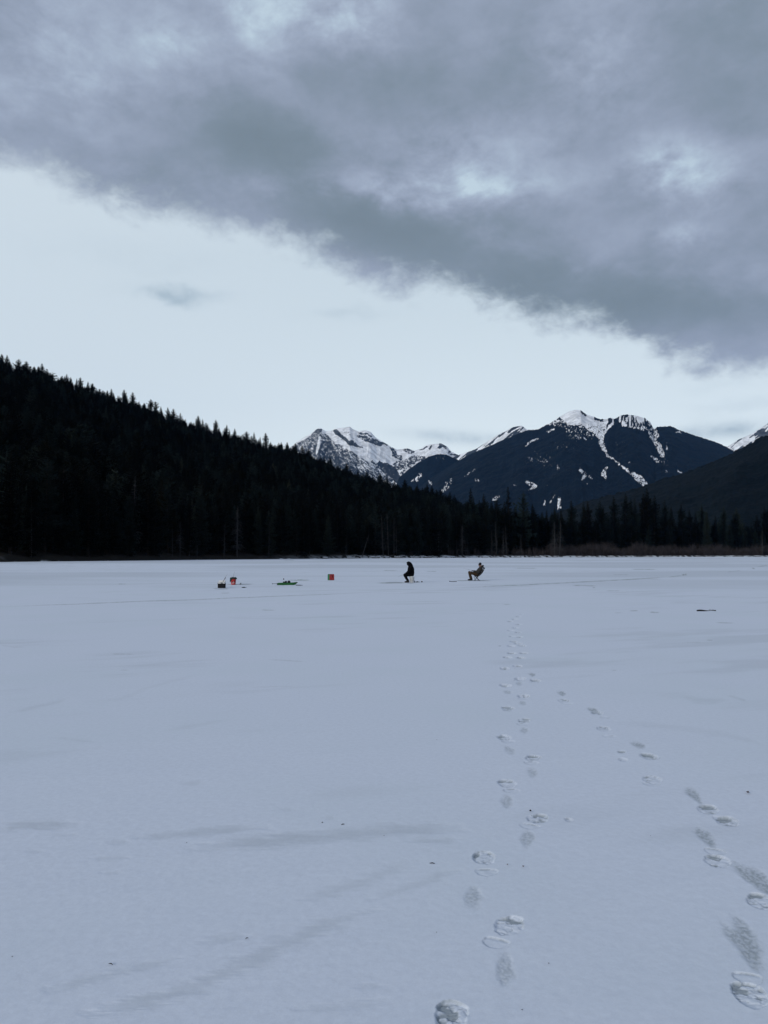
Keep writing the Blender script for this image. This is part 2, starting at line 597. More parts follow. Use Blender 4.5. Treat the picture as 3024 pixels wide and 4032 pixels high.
# the long crack across the ice
stroke([(0, 210), (350, 197), (620, 185), (800, 180), (1100, 168), (1659, 145)], 2.0, .72, V7L)
stroke([(0, 562), (300, 548), (600, 535), (900, 519), (1100, 505), (1220, 495)], 2.4, .95, V7)
stroke([(1120, 505), (1190, 498), (1208, 496)], 1.6, 1.0, V7)
stroke([(1208, 488), (1210, 498)], 2.0, 1.4, V7)
stroke([(1222, 486), (1218, 498)], 1.8, 1.4, V7)
stroke([(1430, 478), (1520, 470)], 1.5, .8, V7)
stroke([(1575, 456), (1588, 461)], 2.4, 1.3, V7)
stroke([(1600, 450), (1630, 446), (1659, 440)], 2.0, 1.0, V7)
# pools of grey slush far out
stroke([(610, 550), (680, 549), (750, 551)], 2.6, .95, V7)
stroke([(930, 463), (1065, 463)], 1.8, .8, V7)
stroke([(825, 492), (920, 492)], 1.8, .7, V7)
stroke([(300, 458), (430, 458)], 1.8, .75, V7)
stroke([(260, 484), (330, 484)], 1.5, .4, V7)
stroke([(900, 517), (1000, 513), (1100, 517)], 3.4, .45, V7)
stroke([(790, 577), (870, 577)], 2.0, .45, V7)
stroke([(720, 561), (735, 561)], 1.8, .9, V7)
stroke([(0, 456), (420, 452)], 2.2, .25, V7)
stroke([(245, 650), (285, 650)], 1.6, .6, V7)
stroke([(512, 110), (550, 110)], 1.8, .8, V7L)
stroke([(1140, 223), (1196, 224)], 1.8, .8, V7L)
stroke([(960, 150), (1000, 149)], 2.0, .7, V7L)
stroke([(20, 218), (220, 219)], 1.7, .8, V2)
stroke([(600, 232), (730, 232)], 1.6, .8, V2)
stroke([(-60, 383), (60, 382), (200, 379), (330, 381)], 2.7, 1.3, V2)
stroke([(330, 384), (440, 384)], 2.2, .8, V2)
stroke([(930, 352), (1120, 351), (1300, 353), (1440, 354)], 2.1, 1.1, V2)
stroke([(440, 370), (540, 370)], 1.6, .5, V2)
stroke([(100, 380), (180, 384), (290, 380)], 3.0, .8, V1)
stroke([(250, 334), (330, 337), (420, 334), (545, 333)], 2.6, 1.1, V1)
stroke([(205, 430), (290, 428)], 1.8, .8, V1)
stroke([(915, 288), (1010, 290), (1170, 287)], 2.2, 1.0, V1)
stroke([(790, 342), (900, 344)], 1.8, .6, V1)
stroke([(1340, 290), (1430, 290)], 1.6, .5, V1)
stroke([(0, 100), (600, 95), (1659, 80)], 3.5, .22, V1)
stroke([(880, 70), (1000, 72)], 1.6, .6, V1)
stroke([(1430, 60), (1659, 66)], 1.6, .5, V1)

# --- footprints: (sole px,py), (heel) or None, (smear) or None, all on the 1659-wide view
PR = [
    ((975, 2192), None, None), ((1100, 2001), (1072, 2036), (1090, 2096)), ((1046, 1854), (1052, 1884), (1024, 1936)),
    ((1162, 1768), (1145, 1784), (1140, 1812)), ((1096, 1692), (1104, 1707), (1096, 1733)), ((1152, 1638), (1147, 1648), (1151, 1668)),
    ((1090, 1593), (1097, 1601), (1101, 1620)), ((1133, 1556), (1129, 1564), (1132, 1577)), ((1097, 1530), (1098, 1534), None),
    ((1131, 1504), (1128, 1509), (1130, 1518)), ((1092, 1481), (1095, 1484), (1097, 1495)), ((1124, 1466), (1120, 1470), (1122, 1477)),
    ((1091, 1444), (1089, 1447), None), ((1118, 1439), (1119, 1444), None), ((1125, 1421), (1128, 1424), None), ((1096, 1420), None, None), ((1105, 1411), None, None),
    ((1131, 1411), None, None), ((1104, 1396), None, None), ((1128, 1395), None, None), ((1110, 1386), None, None), ((1120, 1390), None, None),
    ((1108, 1375), None, None), ((1122, 1376), None, None), ((1104, 1362), None, None), ((1119, 1366), None, None), ((1114, 1356), None, None),
    ((1121, 1349), None, None), ((1103, 1343), None, None), ((1112, 1338), None, None), ((1120, 1332), None, None), ((1128, 1327), None, None),
    ((1228, 1770), None, None), ((1156, 1470), (1154, 1474), (1150, 1458)),
    ((1218, 1514), (1226, 1520), (1214, 1499)), ((1290, 1540), (1310, 1549), (1284, 1535)), ((1304, 1574), (1316, 1590), None),
    ((1400, 1634), (1410, 1637), (1380, 1611)), ((1409, 1683), (1408, 1693), None), ((1530, 1748), None, (1498, 1718)),
    ((1572, 1774), (1560, 1768), None), ((1548, 1860), (1545, 1838), (1525, 1808)), ((1645, 1948), None, (1640, 1905)),
    ((1620, 2152), (1614, 2113), (1612, 2040)),
    ((1343, 1625), None, None), ((1345, 1641), None, None),
]


def build_snow():
    # rows by picture height, columns by bearing: finest where the camera stands
    rows = list(np.arange(5200, 4060, -14.0)) + list(np.arange(4060, 2660, -2.0)) + list(np.arange(2660, 2400, -1.5)) + list(np.arange(2400, 2232, -0.8)) + list(np.arange(2232, 2190, -1.6))
    Yr = np.array([at(CX, y).y for y in rows])
    Yr = np.concatenate([[1.05], Yr[(Yr > 1.1)], [1000.0]])
    tc = np.concatenate([np.linspace(-2.2, -0.62, 30), np.linspace(-0.6, 0.6, 840), np.linspace(0.62, 2.2, 30)])
    T, Y = np.meshgrid(tc, Yr)
    X = T * Y
    px, py = project(X, Y, np.zeros_like(X))
    print('snow verts', X.size)
    near = sstep(60, 8, Y)
    z = 0.010 * (fbm(X / 3.1, Y / 2.2, 3, 3) - .5) + near * 0.0022 * (fbm(X / .45, Y / .33, 5, 4) - .5)
    z += near * 0.0012 * (fbm(X / .05, Y / .05, 8, 3) - .5) * sstep(14, 5, Y)
    # low drifts lying across the wind
    z += 0.007 * np.power(ridged((X * .94 + Y * .34) / 5.0, (Y * .94 - X * .34) / 1.6, 21, 3), 3)
    # deeper ridges further off keep reading at the grazing angle
    z += 0.02 * sstep(25, 120, Y) * (fbm(X / 40, Y / 14, 31, 3) - .5)
    wet_and_shade = np.zeros_like(z)  # slush darkening, plus shade painted into the boot prints
    # ---- strokes
    wx = (fbm(px / 60, py / 18, 41, 3) - .5)
    wy2 = (fbm(px / 90, py / 12, 47, 3) - .5)
    for pts, w, s in stain_strokes:
        big = w > 5
        xs = [p[0] for p in pts]; ys = [p[1] for p in pts]
        pad = w * 3 + 12
        sel = (px > min(xs) - pad * 3) & (px < max(xs) + pad * 3) & (py > min(ys) - pad) & (py < max(ys) + pad)
        if not sel.any():
            continue
        qx = px[sel] + wx[sel] * (30 if big else 5)
        qy = py[sel] + wy2[sel] * (w * 1.5 if big else w * 1.1)
        dmin = np.full(qx.shape, 1e9); par = np.zeros(qx.shape)
        L = 0.0
        segl = [math.dist(pts[i], pts[i + 1]) for i in range(len(pts) - 1)]
        tot = max(sum(segl), 1e-6)
        for i in range(len(pts) - 1):
            (x0, y0), (x1, y1) = pts[i], pts[i + 1]
            ex, ey = x1 - x0, y1 - y0
            l2 = ex * ex + ey * ey + 1e-9
            tt = np.clip(((qx - x0) * ex + (qy - y0) * ey) / l2, 0, 1)
            dd = np.hypot((qx - x0 - tt * ex) * 0.35, qy - y0 - tt * ey)
            m = dd < dmin
            dmin = np.where(m, dd, dmin)
            par = np.where(m, (L + tt * segl[i]) / tot, par)
            L += segl[i]
        endf = np.minimum(sstep(-.02, .22, par), sstep(1.02, .78, par)) * .8 + .2
        soft = sstep(1.7 if big else 1.35, .05 if big else .25, dmin / (w * (0.45 + .55 * endf)))
        brk = .55 + .9 * (fbm(qx / (w * 5), qy / (w * .9 + 2), 53, 3) - .25) if not big else .70 + .7 * (fbm(qx / (w * 7), qy / (w * 2.2), 57, 4) - .35)
        wet_and_shade[sel] = np.maximum(wet_and_shade[sel], (.62 if big else 1.0) * s * soft * np.clip(brk, 0, 1.2) * endf)
        z[sel] -= (0.004 if big else 0.003) * soft * s
    # ---- general patchiness: thin snow showing ice
    pat = fbm(X / 6 + 3, Y / 2.4, 61, 5) * .6 + fbm((X * .9 + Y * .4) / 1.7, (Y * .9 - X * .4) / .5, 67, 4) * .4
    wet_and_shade = np.maximum(wet_and_shade, .22 * sstep(.56, .74, pat))
    pat2 = fbm(X / 45, Y / 22, 71, 4)
    wet_and_shade = np.maximum(wet_and_shade, .30 * sstep(.44, .64, pat2) * sstep(12, 34, Y))
    # ---- footprints
    for k, (so_, he, sm) in enumerate(PR):
        sp = at(so_[0] * K, so_[1] * K)
        if he is not None:
            hp = at(he[0] * K, he[1] * K)
            d = Vector((sp.x - hp.x, sp.y - hp.y))
        else:
            hp = None
            d = Vector((0, 1))
        if d.length < .02:
            d = Vector((0, 1))
        d.normalize()
        if k >= 33:
            q1 = at(so_[0] * K - 14, so_[1] * K - 40)
            d = Vector((q1.x - sp.x, q1.y - sp.y)).normalized()
        side = Vector((d.y, -d.x))
        small = {32: .38, 44: .5, 45: .5}.get(k, 1.0)
        big_far = sp.y > 9
        def loc(p, rad):
            sel = (np.abs(X - p.x) < rad) & (np.abs(Y - p.y) < rad)
            a = (X[sel] - p.x) * d.x + (Y[sel] - p.y) * d.y
            bb = (X[sel] - p.x) * side.x + (Y[sel] - p.y) * side.y
            return sel, a, bb
        # sole
        sel, a, bb = loc(sp, .30)
        if sel.any():
            xx, yy = X[sel], Y[sel]
            wob = (fbm(xx / .05, yy / .05, 80 + k, 3) - .5)
            rx, ry = .062 * small, .092 * small
            rr = np.sqrt((bb / rx) ** 2 + (a / ry) ** 2) + wob * .45
            m = sstep(1.04, .95, rr)
            rim = np.exp(-((rr - 1.08) / .06) ** 2)
            blk = fbm((bb + .3 * a) / .034 + 9 * k, (a - .2 * bb) / .019, 130 + k, 2) - .5
            lug = np.tanh(9 * blk)
            crev = np.exp(-(blk / .035) ** 2)
            chunk = (fbm(xx / .016, yy / .016, 180 + k, 3) - .5)
            dep = .007 if not big_far else .024
            z[sel] += -dep * m + m * (.0015 * lug + .0028 * chunk - .003 * crev) + rim * .002 * np.clip(wob + chunk, 0, 1)
            hole = sstep(.50, .72, fbm(xx / .05, yy / .04, 280 + k, 3) + .22 * sstep(.02, .07, a) - .10 * np.abs(bb) / rx)
            z[sel] -= .006 * m * hole
            wet_and_shade[sel] = np.maximum(wet_and_shade[sel], m * np.clip(.04 + 1.0 * hole + .55 * crev * sstep(.35, .6, fbm(xx / .04, yy / .04, 900 + k, 2)), 0, 1.2))  # slush patches, and tread crevices with their shade put into the colour
            wet_and_shade[sel] = np.maximum(wet_and_shade[sel], .8 * np.exp(-((rr - 1.0) / .05) ** 2) * sstep(-.02, .05, a) * sstep(-.25, .1, wob))  # far rim of the sole darkened: painted wall shade
        if hp is not None:
            sel, a, bb = loc(hp, .22)
            xx, yy = X[sel], Y[sel]
            wob = (fbm(xx / .04, yy / .04, 380 + k, 3) - .5)
            rr = np.maximum(np.abs(bb) / .056, np.sqrt((bb / .056) ** 2 + (np.minimum(a, 0) / .055) ** 2 + (np.maximum(a, 0) / .035) ** 4)) + wob * .35
            m = sstep(1.05, .93, rr)
            rim = np.exp(-((rr - 1.10) / .09) ** 2)
            chunk = (fbm(xx / .025, yy / .025, 480 + k, 3) - .5)
            front = sstep(.008, .030, a)
            z[sel] += -.004 * m - .002 * m * front + m * .003 * chunk
            wet_and_shade[sel] = np.maximum(wet_and_shade[sel], m * (.03 + .85 * sstep(.018, .032, a) * sstep(-.3, .0, wob)))  # front edge of the heel darkened: painted wall shade
            wet_and_shade[sel] = np.maximum(wet_and_shade[sel], .6 * np.exp(-((rr - 1.0) / .06) ** 2) * sstep(-.2, .2, wob))  # heel outline: edge shade painted into the colour
        if sm is not None:
            mp = at(sm[0] * K, sm[1] * K)
            if k >= 33:
                sl = {33: .4, 34: .6, 35: 1.3, 36: .8, 37: 1.1, 39: .9, 41: .85, 42: 1.1, 43: .38}.get(k, .5)
                q1 = at(sm[0] * K - 30 * sl, sm[1] * K - 30)
                sd2 = Vector((q1.x - mp.x, q1.y - mp.y)).normalized()
            else:
                sd2 = Vector(((sp.x - mp.x) * .7, sp.y - mp.y)).normalized()
            sel = (np.abs(X - mp.x) < .6) & (np.abs(Y - mp.y) < .6)
            xx, yy = X[sel], Y[sel]
            a = (xx - mp.x) * sd2.x + (yy - mp.y) * sd2.y
            bb = (xx - mp.x) * sd2.y - (yy - mp.y) * sd2.x
            wob = (fbm(xx / .05, yy / .14, 580 + k, 4) - .5)
            ln = .14 if k < 33 else (.18 if k < 42 else .25)
            wd = (.050 if k < 42 else .062) * (1 + .45 * np.clip(a / ln, -1, 1)) if k >= 33 else .044
            rr = np.sqrt((bb / wd) ** 2 + (a / ln) ** 2) + wob * .9
            m = sstep(1.15, .40, rr)
            st = fbm(xx / .009, yy / .016, 680 + k, 3)
            z[sel] += -.003 * m + .004 * m * (st - .5)
            wet_and_shade[sel] = np.maximum(wet_and_shade[sel], m * (.44 + .46 * sstep(.36, .66, st)) * (1.05 if k >= 33 else .65))
    me = grid_mesh('snow_cover', X, Y, z, {'wet_and_shade': np.clip(wet_and_shade, 0, 1.5)})
    m, nt = new_mat('lake_snow')
    b = NB(nt)
    w = b.attr('wet_and_shade')
    pos = b.n('ShaderNodeTexCoord').outputs['Object']
    g1 = b.noise(pos, 160, 3, 0.7)
    g2 = b.noise(pos, 24, 5, 0.6)
    g3 = b.noise(pos, 0.35, 4, 0.5)
    c = b.mix(b.smooth(0.3, 0.7, g2), (0.607, 0.655, 0.743), (0.647, 0.697, 0.787))
    c = b.mix(b.m('MULTIPLY', b.smooth(0.42, 0.68, g3), 0.5), c, (0.598, 0.662, 0.732))
    c = b.mix(b.m('MULTIPLY', w, b.m('ADD', 0.75, b.m('MULTIPLY', g1, 0.4))), c, (0.310, 0.352, 0.385))  # slush colour, also used for the painted shade in the prints
    gr = b.m('ADD', b.m('MULTIPLY', b.m('SUBTRACT', g1, 0.5), 0.16), b.m('MULTIPLY', b.m('SUBTRACT', b.noise(pos, 45, 4, 0.7), 0.5), 0.12))
    c = b.n('ShaderNodeHueSaturation', None, Color=c, Value=b.m('ADD', 1.0, gr)).outputs[0]
    p = b.n('ShaderNodeBsdfPrincipled', None, Base_Color=c, Roughness=0.8)
    p.inputs['Specular IOR Level'].default_value = 0.12
    h = b.m('ADD', b.m('MULTIPLY', g1, 0.35), g2)
    bp = b.n('ShaderNodeBump', None, Strength=0.22, Distance=0.004, Height=h)
    nt.links.new(bp.outputs[0], p.inputs['Normal'])
    o = b.n('ShaderNodeOutputMaterial')
    nt.links.new(p.outputs[0], o.inputs[0])
    tag(link('snow_cover', me, m), kind='structure', label='wind-blown snow with footprints on the frozen lake')
    mb = MB()
    mb.add([(-3200, -850, -.09), (3200, -850, -.09), (3200, 1400, -.09), (-3200, 1400, -.09)], [(0, 1, 2, 3)])
    tag(mb.build('lake_ice', m), kind='structure', label='frozen lake under the snow cover')


build_snow()

# ------------------------------------------------------------------ hillside and far shore
SH = [(-2600, 2219), (-600, 2216.5), (0, 2213), (500, 2207.5), (1000, 2202), (1400, 2198.7), (1900, 2195.6), (2400, 2193.6), (3024, 2192), (3700, 2191)]
_sht = np.array([float(ray(p, HOR)[0]) for p, _ in SH])
_shd = np.array([at(CX, y).y for _, y in SH])


def shore(t):
    return np.interp(t, _sht, _shd)


# tree-top skyline of the near ridge and how far the ridge stands
SK = [(-2600, 1300), (-700, 1330), (-200, 1385), (0, 1424), (164, 1462), (301, 1512), (474, 1572), (602, 1616), (766, 1676), (948, 1724), (1057, 1754), (1167, 1772),
      (1258, 1812), (1385, 1866), (1550, 1912), (1695, 1938), (1786, 1976), (1914, 2010), (2050, 2070), (2300, 2110), (3700, 2120)]
RD = [(-2600, 560), (-600, 590), (0, 620), (500, 690), (1000, 780), (1500, 800), (1900, 760), (2300, 800), (3700, 900)]
_skt = np.array([float(ray(p, y)[0]) for p, y in SK])
_skz = np.array([float(ray(p, y)[1]) for p, y in SK])
_rdt = np.array([float(ray(p, HOR)[0]) for p, _ in RD])
_rdd = np.array([float(d) for _, d in RD])


def ridge_d(t):
    return np.interp(t, _rdt, _rdd)


def ridge_h(t):
    h = np.interp(t, _skt, _skz) * ridge_d(t) + CAMH - 17.0
    return np.maximum(h, 1.5)


def hill_z(t, D):
    Ds, Rd, H = shore(t), ridge_d(t), ridge_h(t)
    u = (D - Ds) / (Rd - Ds)
    f = np.where(u < 1, np.power(np.clip(u, 0, 1), 1.08), np.maximum(1 - .35 * (u - 1), 0))
    z = H * f
    z = z + (fbm(t * D / 60, D / 60, 5, 4) - .5) * 9 * np.clip(u * 3, 0, 1) * np.clip(H / 40, 0.05, 1) * sstep(1.05, .75, u)
    bank = np.clip((D - Ds) / 1.4, -1, 1) * .55
    return z + bank + .15


def build_hill():
    tt = np.concatenate([np.linspace(-2.6, -.7, 60), np.linspace(-.69, .69, 500), np.linspace(.7, 2.6, 60)])
    s = np.concatenate([np.linspace(-4, 4, 17), np.linspace(5, 30, 14), np.linspace(36, 700, 90), np.linspace(760, 13000, 40)])
    T, S = np.meshgrid(tt, s)
    D = shore(T) + S + (fbm(T * 90, S * 0, 91, 4) - .5) * 5 * (np.abs(S) < 30)
    Z = hill_z(T, D)
    Z = np.where(S > 700, np.minimum(Z, 30), Z)
    bump = (fbm(T * D / 2.5, D / 2.0, 95, 3) - .4) * .9 * ((S > -2) & (S < 14))
    Z = Z + np.where(S > -1.5, bump, 0)
    Z = np.maximum(Z, -.55)
    X = T * D
    me = grid_mesh('hillside', X, D, Z, {'inland': S})
    m, nt = new_mat('forest_floor')
    b = NB(nt)
    pos = b.n('ShaderNodeTexCoord').outputs['Object']
    inl = b.attr('inland')
    xx = b.n('ShaderNodeSeparateXYZ', None, Vector=pos).outputs[0]
    n1 = b.noise(pos, 0.3, 5, 0.65)
    n2 = b.noise(pos, 0.06, 3, 0.5)
    dirt = b.mix(n1, (0.010, 0.011, 0.011), (0.028, 0.026, 0.024))
    east = b.smooth(-50, 20, xx)
    edge = b.m('MULTIPLY', b.smooth(9, 2, inl), b.m('MULTIPLY', b.m('ADD', b.m('MULTIPLY', east, 0.8), b.m('MULTIPLY', b.smooth(0.66, 0.70, n2), 0.06)), b.smooth(0.44, 0.54, n1)), clamp=True)
    under = b.smooth(-1.2, -2.0, inl)
    f = b.m('MAXIMUM', edge, under)
    c = b.mix(f, dirt, (0.60, 0.65, 0.71))
    p = b.n('ShaderNodeBsdfPrincipled', None, Base_Color=c, Roughness=0.95)
    p.inputs['Specular IOR Level'].default_value = 0.05
    o = b.n('ShaderNodeOutputMaterial')
    nt.links.new(p.outputs[0], o.inputs[0])
    tag(link('hillside', me, m), kind='structure', label='dark wooded hillside and flat shore beyond the lake')


build_hill()


# ------------------------------------------------------------------ mountains
def poly_inside(px, py, poly):
    inside = np.zeros(px.shape, bool)
    n = len(poly)
    j = n - 1
    for i in range(n):
        xi, yi = poly[i]; xj, yj = poly[j]
        if yi != yj:
            c = ((yi > py) != (yj > py)) & (px < (xj - xi) * (py - yi) / (yj - yi) + xi)
            inside ^= c
        j = i
    return inside


def seg_mask(px, py, pts, ws):
    out = np.zeros(px.shape)
    for i in range(len(pts) - 1):
        (x0, y0), (x1, y1) = pts[i], pts[i + 1]
        ex, ey = x1 - x0, y1 - y0
        tt = np.clip(((px - x0) * ex + (py - y0) * ey) / (ex * ex + ey * ey + 1e-9), 0, 1)
        w = ws[i] + (ws[i + 1] - ws[i]) * tt
        d = np.hypot(px - x0 - tt * ex, py - y0 - tt * ey)
        out = np.maximum(out, sstep(1.25, .7, d / w))
    return out


def mountain_mat(name, forest, rock, snow_col=(0.90, 0.92, 0.95), tree_scale=0.035):
    m, nt = new_mat(name)
    b = NB(nt)
    s = b.attr('snow')
    rk = b.attr('rock')
    pos = b.n('ShaderNodeTexCoord').outputs['Object']
    st = b.n('ShaderNodeMapping', None, Vector=pos, Scale=(1, 1, 0.45)).outputs[0]
    n1 = b.noise(st, tree_scale, 4, 0.7)
    n2 = b.noise(pos, 0.004, 5, 0.6)
    n3 = b.noise(st, tree_scale * 0.35, 4, 0.65)
    br = b.m('ADD', b.m('MULTIPLY', b.m('SUBTRACT', n1, 0.5), 1.0), b.m('MULTIPLY', b.m('SUBTRACT', n3, 0.5), 0.9))
    sv = b.m('ADD', s, b.m('MULTIPLY', br, b.m('SUBTRACT', 1.1, b.m('ABSOLUTE', b.m('SUBTRACT', b.m('MULTIPLY', s, 1.6), 0.8)))))
    sf = b.smooth(0.34, 0.70, sv)
    fc = b.mix(b.smooth(0.35, 0.65, n1), tuple(x * .45 for x in forest), tuple(x * 1.5 for x in forest))
    fc = b.mix(b.m('MULTIPLY', b.smooth(0.45, 0.65, n2), 0.5), fc, tuple(x * 1.5 for x in forest))
    rc = b.mix(b.smooth(0.4, 0.6, n3), tuple(x * .6 for x in rock), tuple(x * 1.4 for x in rock))
    fc = b.mix(rk, fc, rc)
    sn = b.mix(b.smooth(0.40, 0.62, b.noise(st, tree_scale * 0.22, 5, 0.65)), tuple(x * .70 for x in snow_col), snow_col)
    c = b.mix(sf, fc, sn)
    p = b.n('ShaderNodeBsdfPrincipled', None, Base_Color=c, Roughness=0.95)
    p.inputs['Specular IOR Level'].default_value = 0.05
    bp = b.n('ShaderNodeBump', None, Strength=0.5, Distance=10.0, Height=b.m('MULTIPLY', n1, b.m('SUBTRACT', 1.0, b.m('MULTIPLY', sf, 0.7))))
    nt.links.new(bp.outputs[0], p.inputs['Normal'])
    o = b.n('ShaderNodeOutputMaterial')
    nt.links.new(p.outputs[0], o.inputs[0])
    return m


def mountain(name, label, sky, D, W, nu, nv, seed, mat, paint, spur=.10, jag=6.0, power=1.1, spur_len=700.0, back=2200.0):
    px = np.array([p[0] for p in sky], float); py = np.array([p[1] for p in sky], float)
    ts, zs = ray(px, py)
    o = np.argsort(ts)
    ts, zs = ts[o], zs[o]
    t = np.linspace(ts[0], ts[-1], nu)
    v = np.concatenate([np.linspace(0, 1, nv), 1 + np.linspace(.02, 1, 24)])
    T, V = np.meshgrid(t, v)
    Dd = np.where(V <= 1, D - W * (1 - V), D + back * (V - 1))
    H = np.interp(T, ts, zs) * D + CAMH
    prof = np.where(V <= 1, np.power(np.clip(V, 0, 1), power), np.clip(1 - (V - 1) * 1.1, 0, 1))
    X = T * Dd
    env = np.clip(V * (1 - V) * 4, 0, 1) ** .7
    env = np.where(V > 1, np.clip((V - 1) * 2, 0, 1), env)
    rg = ridged(T * D / spur_len, Dd / (spur_len * 2.6), seed, 4)
    rg2 = ridged(T * D / (spur_len * .35) + 5, Dd / spur_len, seed + 9, 4)
    Z = H * prof + H * env * (spur * (rg - .55) + spur * .45 * (rg2 - .5))
    Z += (fbm(T * D / 90, Dd / 90, seed + 3, 4) - .5) * .018 * D * .25 * env
    top = sstep(.90, 1.0, np.where(V > 1, 2 - V, V))
    pxx, pyy = project(X, Dd, Z)
    snow, rock = paint(pxx, pyy, T * D, Dd, V)
    woods = 1 - np.clip(snow, 0, 1)
    Z += jag * (vnoise(T * D / 11.0, Dd / 30.0, seed + 5) + .6 * vnoise(T * D / 4.0, Dd / 30., seed + 6) - .8) * (.25 + .75 * woods) * (.3 + .7 * top)
    Z -= 25 * (1 - np.clip(V * 8, 0, 1))
    me = grid_mesh(name, X, Dd, np.maximum(Z, -.5), {'snow': snow, 'rock': rock})
    return tag(link(name, me, mat), kind='structure', label=label)


Z3 = (1100, 1580, 800 / 1659)
Z4 = (1800, 1580, 1224 / 1659)


def cv(pts, tr):
    return [(tr[0] + x * tr[2], tr[1] + y * tr[2]) for x, y in pts]


def fuzzy_poly(px, py, poly, wx, wy, amt):
    return poly_inside(px + wx * amt, py + wy * amt, poly).astype(float)


def paint_far_left(px, py, A, B, V):
    wx = fbm(px / 14, py / 14, 301, 4) - .5
    wy = fbm(px / 14, py / 14, 311, 4) - .5
    x, y = px + wx * 14, py + wy * 14
    fine = fbm(px / 5, py / 4, 321, 4)
    streak = fbm((px + py) / 16, (px - py) / 4, 331, 4)
    s = np.full(px.shape, 1.0)
    rock = np.full(px.shape, .3)
    # wooded lower left face, snow between the trees
    P = cv([(60, 330), (150, 335), (275, 268), (385, 262), (440, 335), (520, 368), (640, 440), (720, 490), (800, 540), (880, 610), (960, 700), (500, 900), (0, 800)], Z3)
    ins = fuzzy_poly(x, y, P, 0, 0, 0)
    s = np.where(ins > 0, .46 + .70 * (streak - .5) + .35 * (fine - .5), s)
    P = cv([(330, 320), (420, 330), (470, 420), (640, 560), (800, 650), (700, 800), (300, 600), (270, 400)], Z3)
    ins = fuzzy_poly(x, y, P, 0, 0, 0)
    s = np.where(ins > 0, .34 + .6 * (streak - .5) + .35 * (fine - .5), s)
    gully = seg_mask(x, y, cv([(335, 305), (315, 370), (300, 420)], Z3), [6, 5, 4])
    s = np.maximum(s, gully * .75)
    # dark summit tooth
    P = cv([(270, 262), (292, 238), (318, 222), (352, 228), (345, 255), (320, 262)], Z3)
    ins = fuzzy_poly(px + wx * 4, py + wy * 4, P, 0, 0, 0)
    s = np.where(ins > 0, .28 + .5 * (fine - .5), s); rock = np.where(ins > 0, .9, rock)
    # rock ribs
    for pts, ws, k in (([(455, 240), (480, 270), (520, 300), (560, 330), (610, 350), (670, 375)], [6, 9, 8, 9, 8, 4], .2), ([(640, 285), (690, 295), (740, 315), (800, 335), (870, 348)], [4, 8, 11, 10, 5], .3),
                       ([(650, 262), (720, 268), (760, 285)], [3, 4, 3], .3), ([(800, 345), (830, 350)], [9, 8], .2), ([(520, 235), (560, 265), (600, 300)], [2, 3, 3], .55)):
        mk = seg_mask(x, y, cv(pts, Z3), [w for w in ws])
        s = np.where(mk > .4, k + .9 * (fine - .5), s); rock = np.where(mk > .4, .8, rock)
    # scattered trees in the bowl
    z = seg_mask(x, y, cv([(920, 380), (940, 440), (985, 460)], Z3), [8, 10, 10])
    s = np.where(z > .3, .35 + 1.2 * (fine - .5), s)
    z = seg_mask(x, y, cv([(1040, 400), (1080, 410)], Z3), [10, 10])
    s = np.where(z > .3, .45 + 1.2 * (fine - .5), s)
    z = seg_mask(x, y, cv([(960, 525), (1040, 510), (1120, 460), (1180, 470)], Z3), [16, 16, 12, 10])
    s = np.where(z > .3, .40 + 1.2 * (fine - .5), s)
    z = seg_mask(x, y, cv([(820, 510), (880, 540), (940, 590), (960, 640)], Z3), [10, 16, 18, 14])
    s = np.where(z > .3, .22 + .6 * (fine - .5), s)
    z = seg_mask(x, y, cv([(760, 490), (850, 570), (910, 640)], Z3), [5, 6, 6])
    s = np.where(z > .3, .30 + .8 * (fine - .5), s)
    z = seg_mask(x, y, cv([(1010, 590), (1060, 530), (1110, 480)], Z3), [10, 10, 8])
    s = np.where(z > .3, .45 + 1.1 * (fine - .5), s)
    # back ridge rocks
    for pts, ws in (([(1150, 395), (1200, 375)], [4, 4]), ([(1225, 385), (1240, 365)], [4, 3]), ([(1310, 375), (1325, 350), (1360, 378)], [6, 8, 6]), ([(1385, 420), (1390, 405)], [4, 4]), ([(1400, 435), (1480, 450), (1540, 425)], [4, 5, 5])):
        z = seg_mask(x, y, cv(pts, Z3), ws)
        s = np.where(z > .4, .25 + .8 * (fine - .5), s); rock = np.where(z > .4, .7, rock)
    return s, rock


def paint_back(px, py, A, B, V):
    streak = fbm((px * .8 + py) / 9, (px - py * .8) / 60, 341, 4)
    fine = fbm(px / 5, py / 5, 345, 4)
    dep = (V > 0)
    s = .95 - 1.3 * sstep(.50, .66, streak) + .5 * (fine - .5)
    return s, np.full(px.shape, .5)


def paint_far_right(px, py, A, B, V):
    streak = fbm((px * .7 + py) / 9, (px - py * .7) / 40, 361, 4)
    fine = fbm(px / 5, py / 5, 365, 4)
    s = .95 - 1.0 * sstep(.48, .64, streak) + .9 * (fine - .5)
    return s, np.full(px.shape, .9)


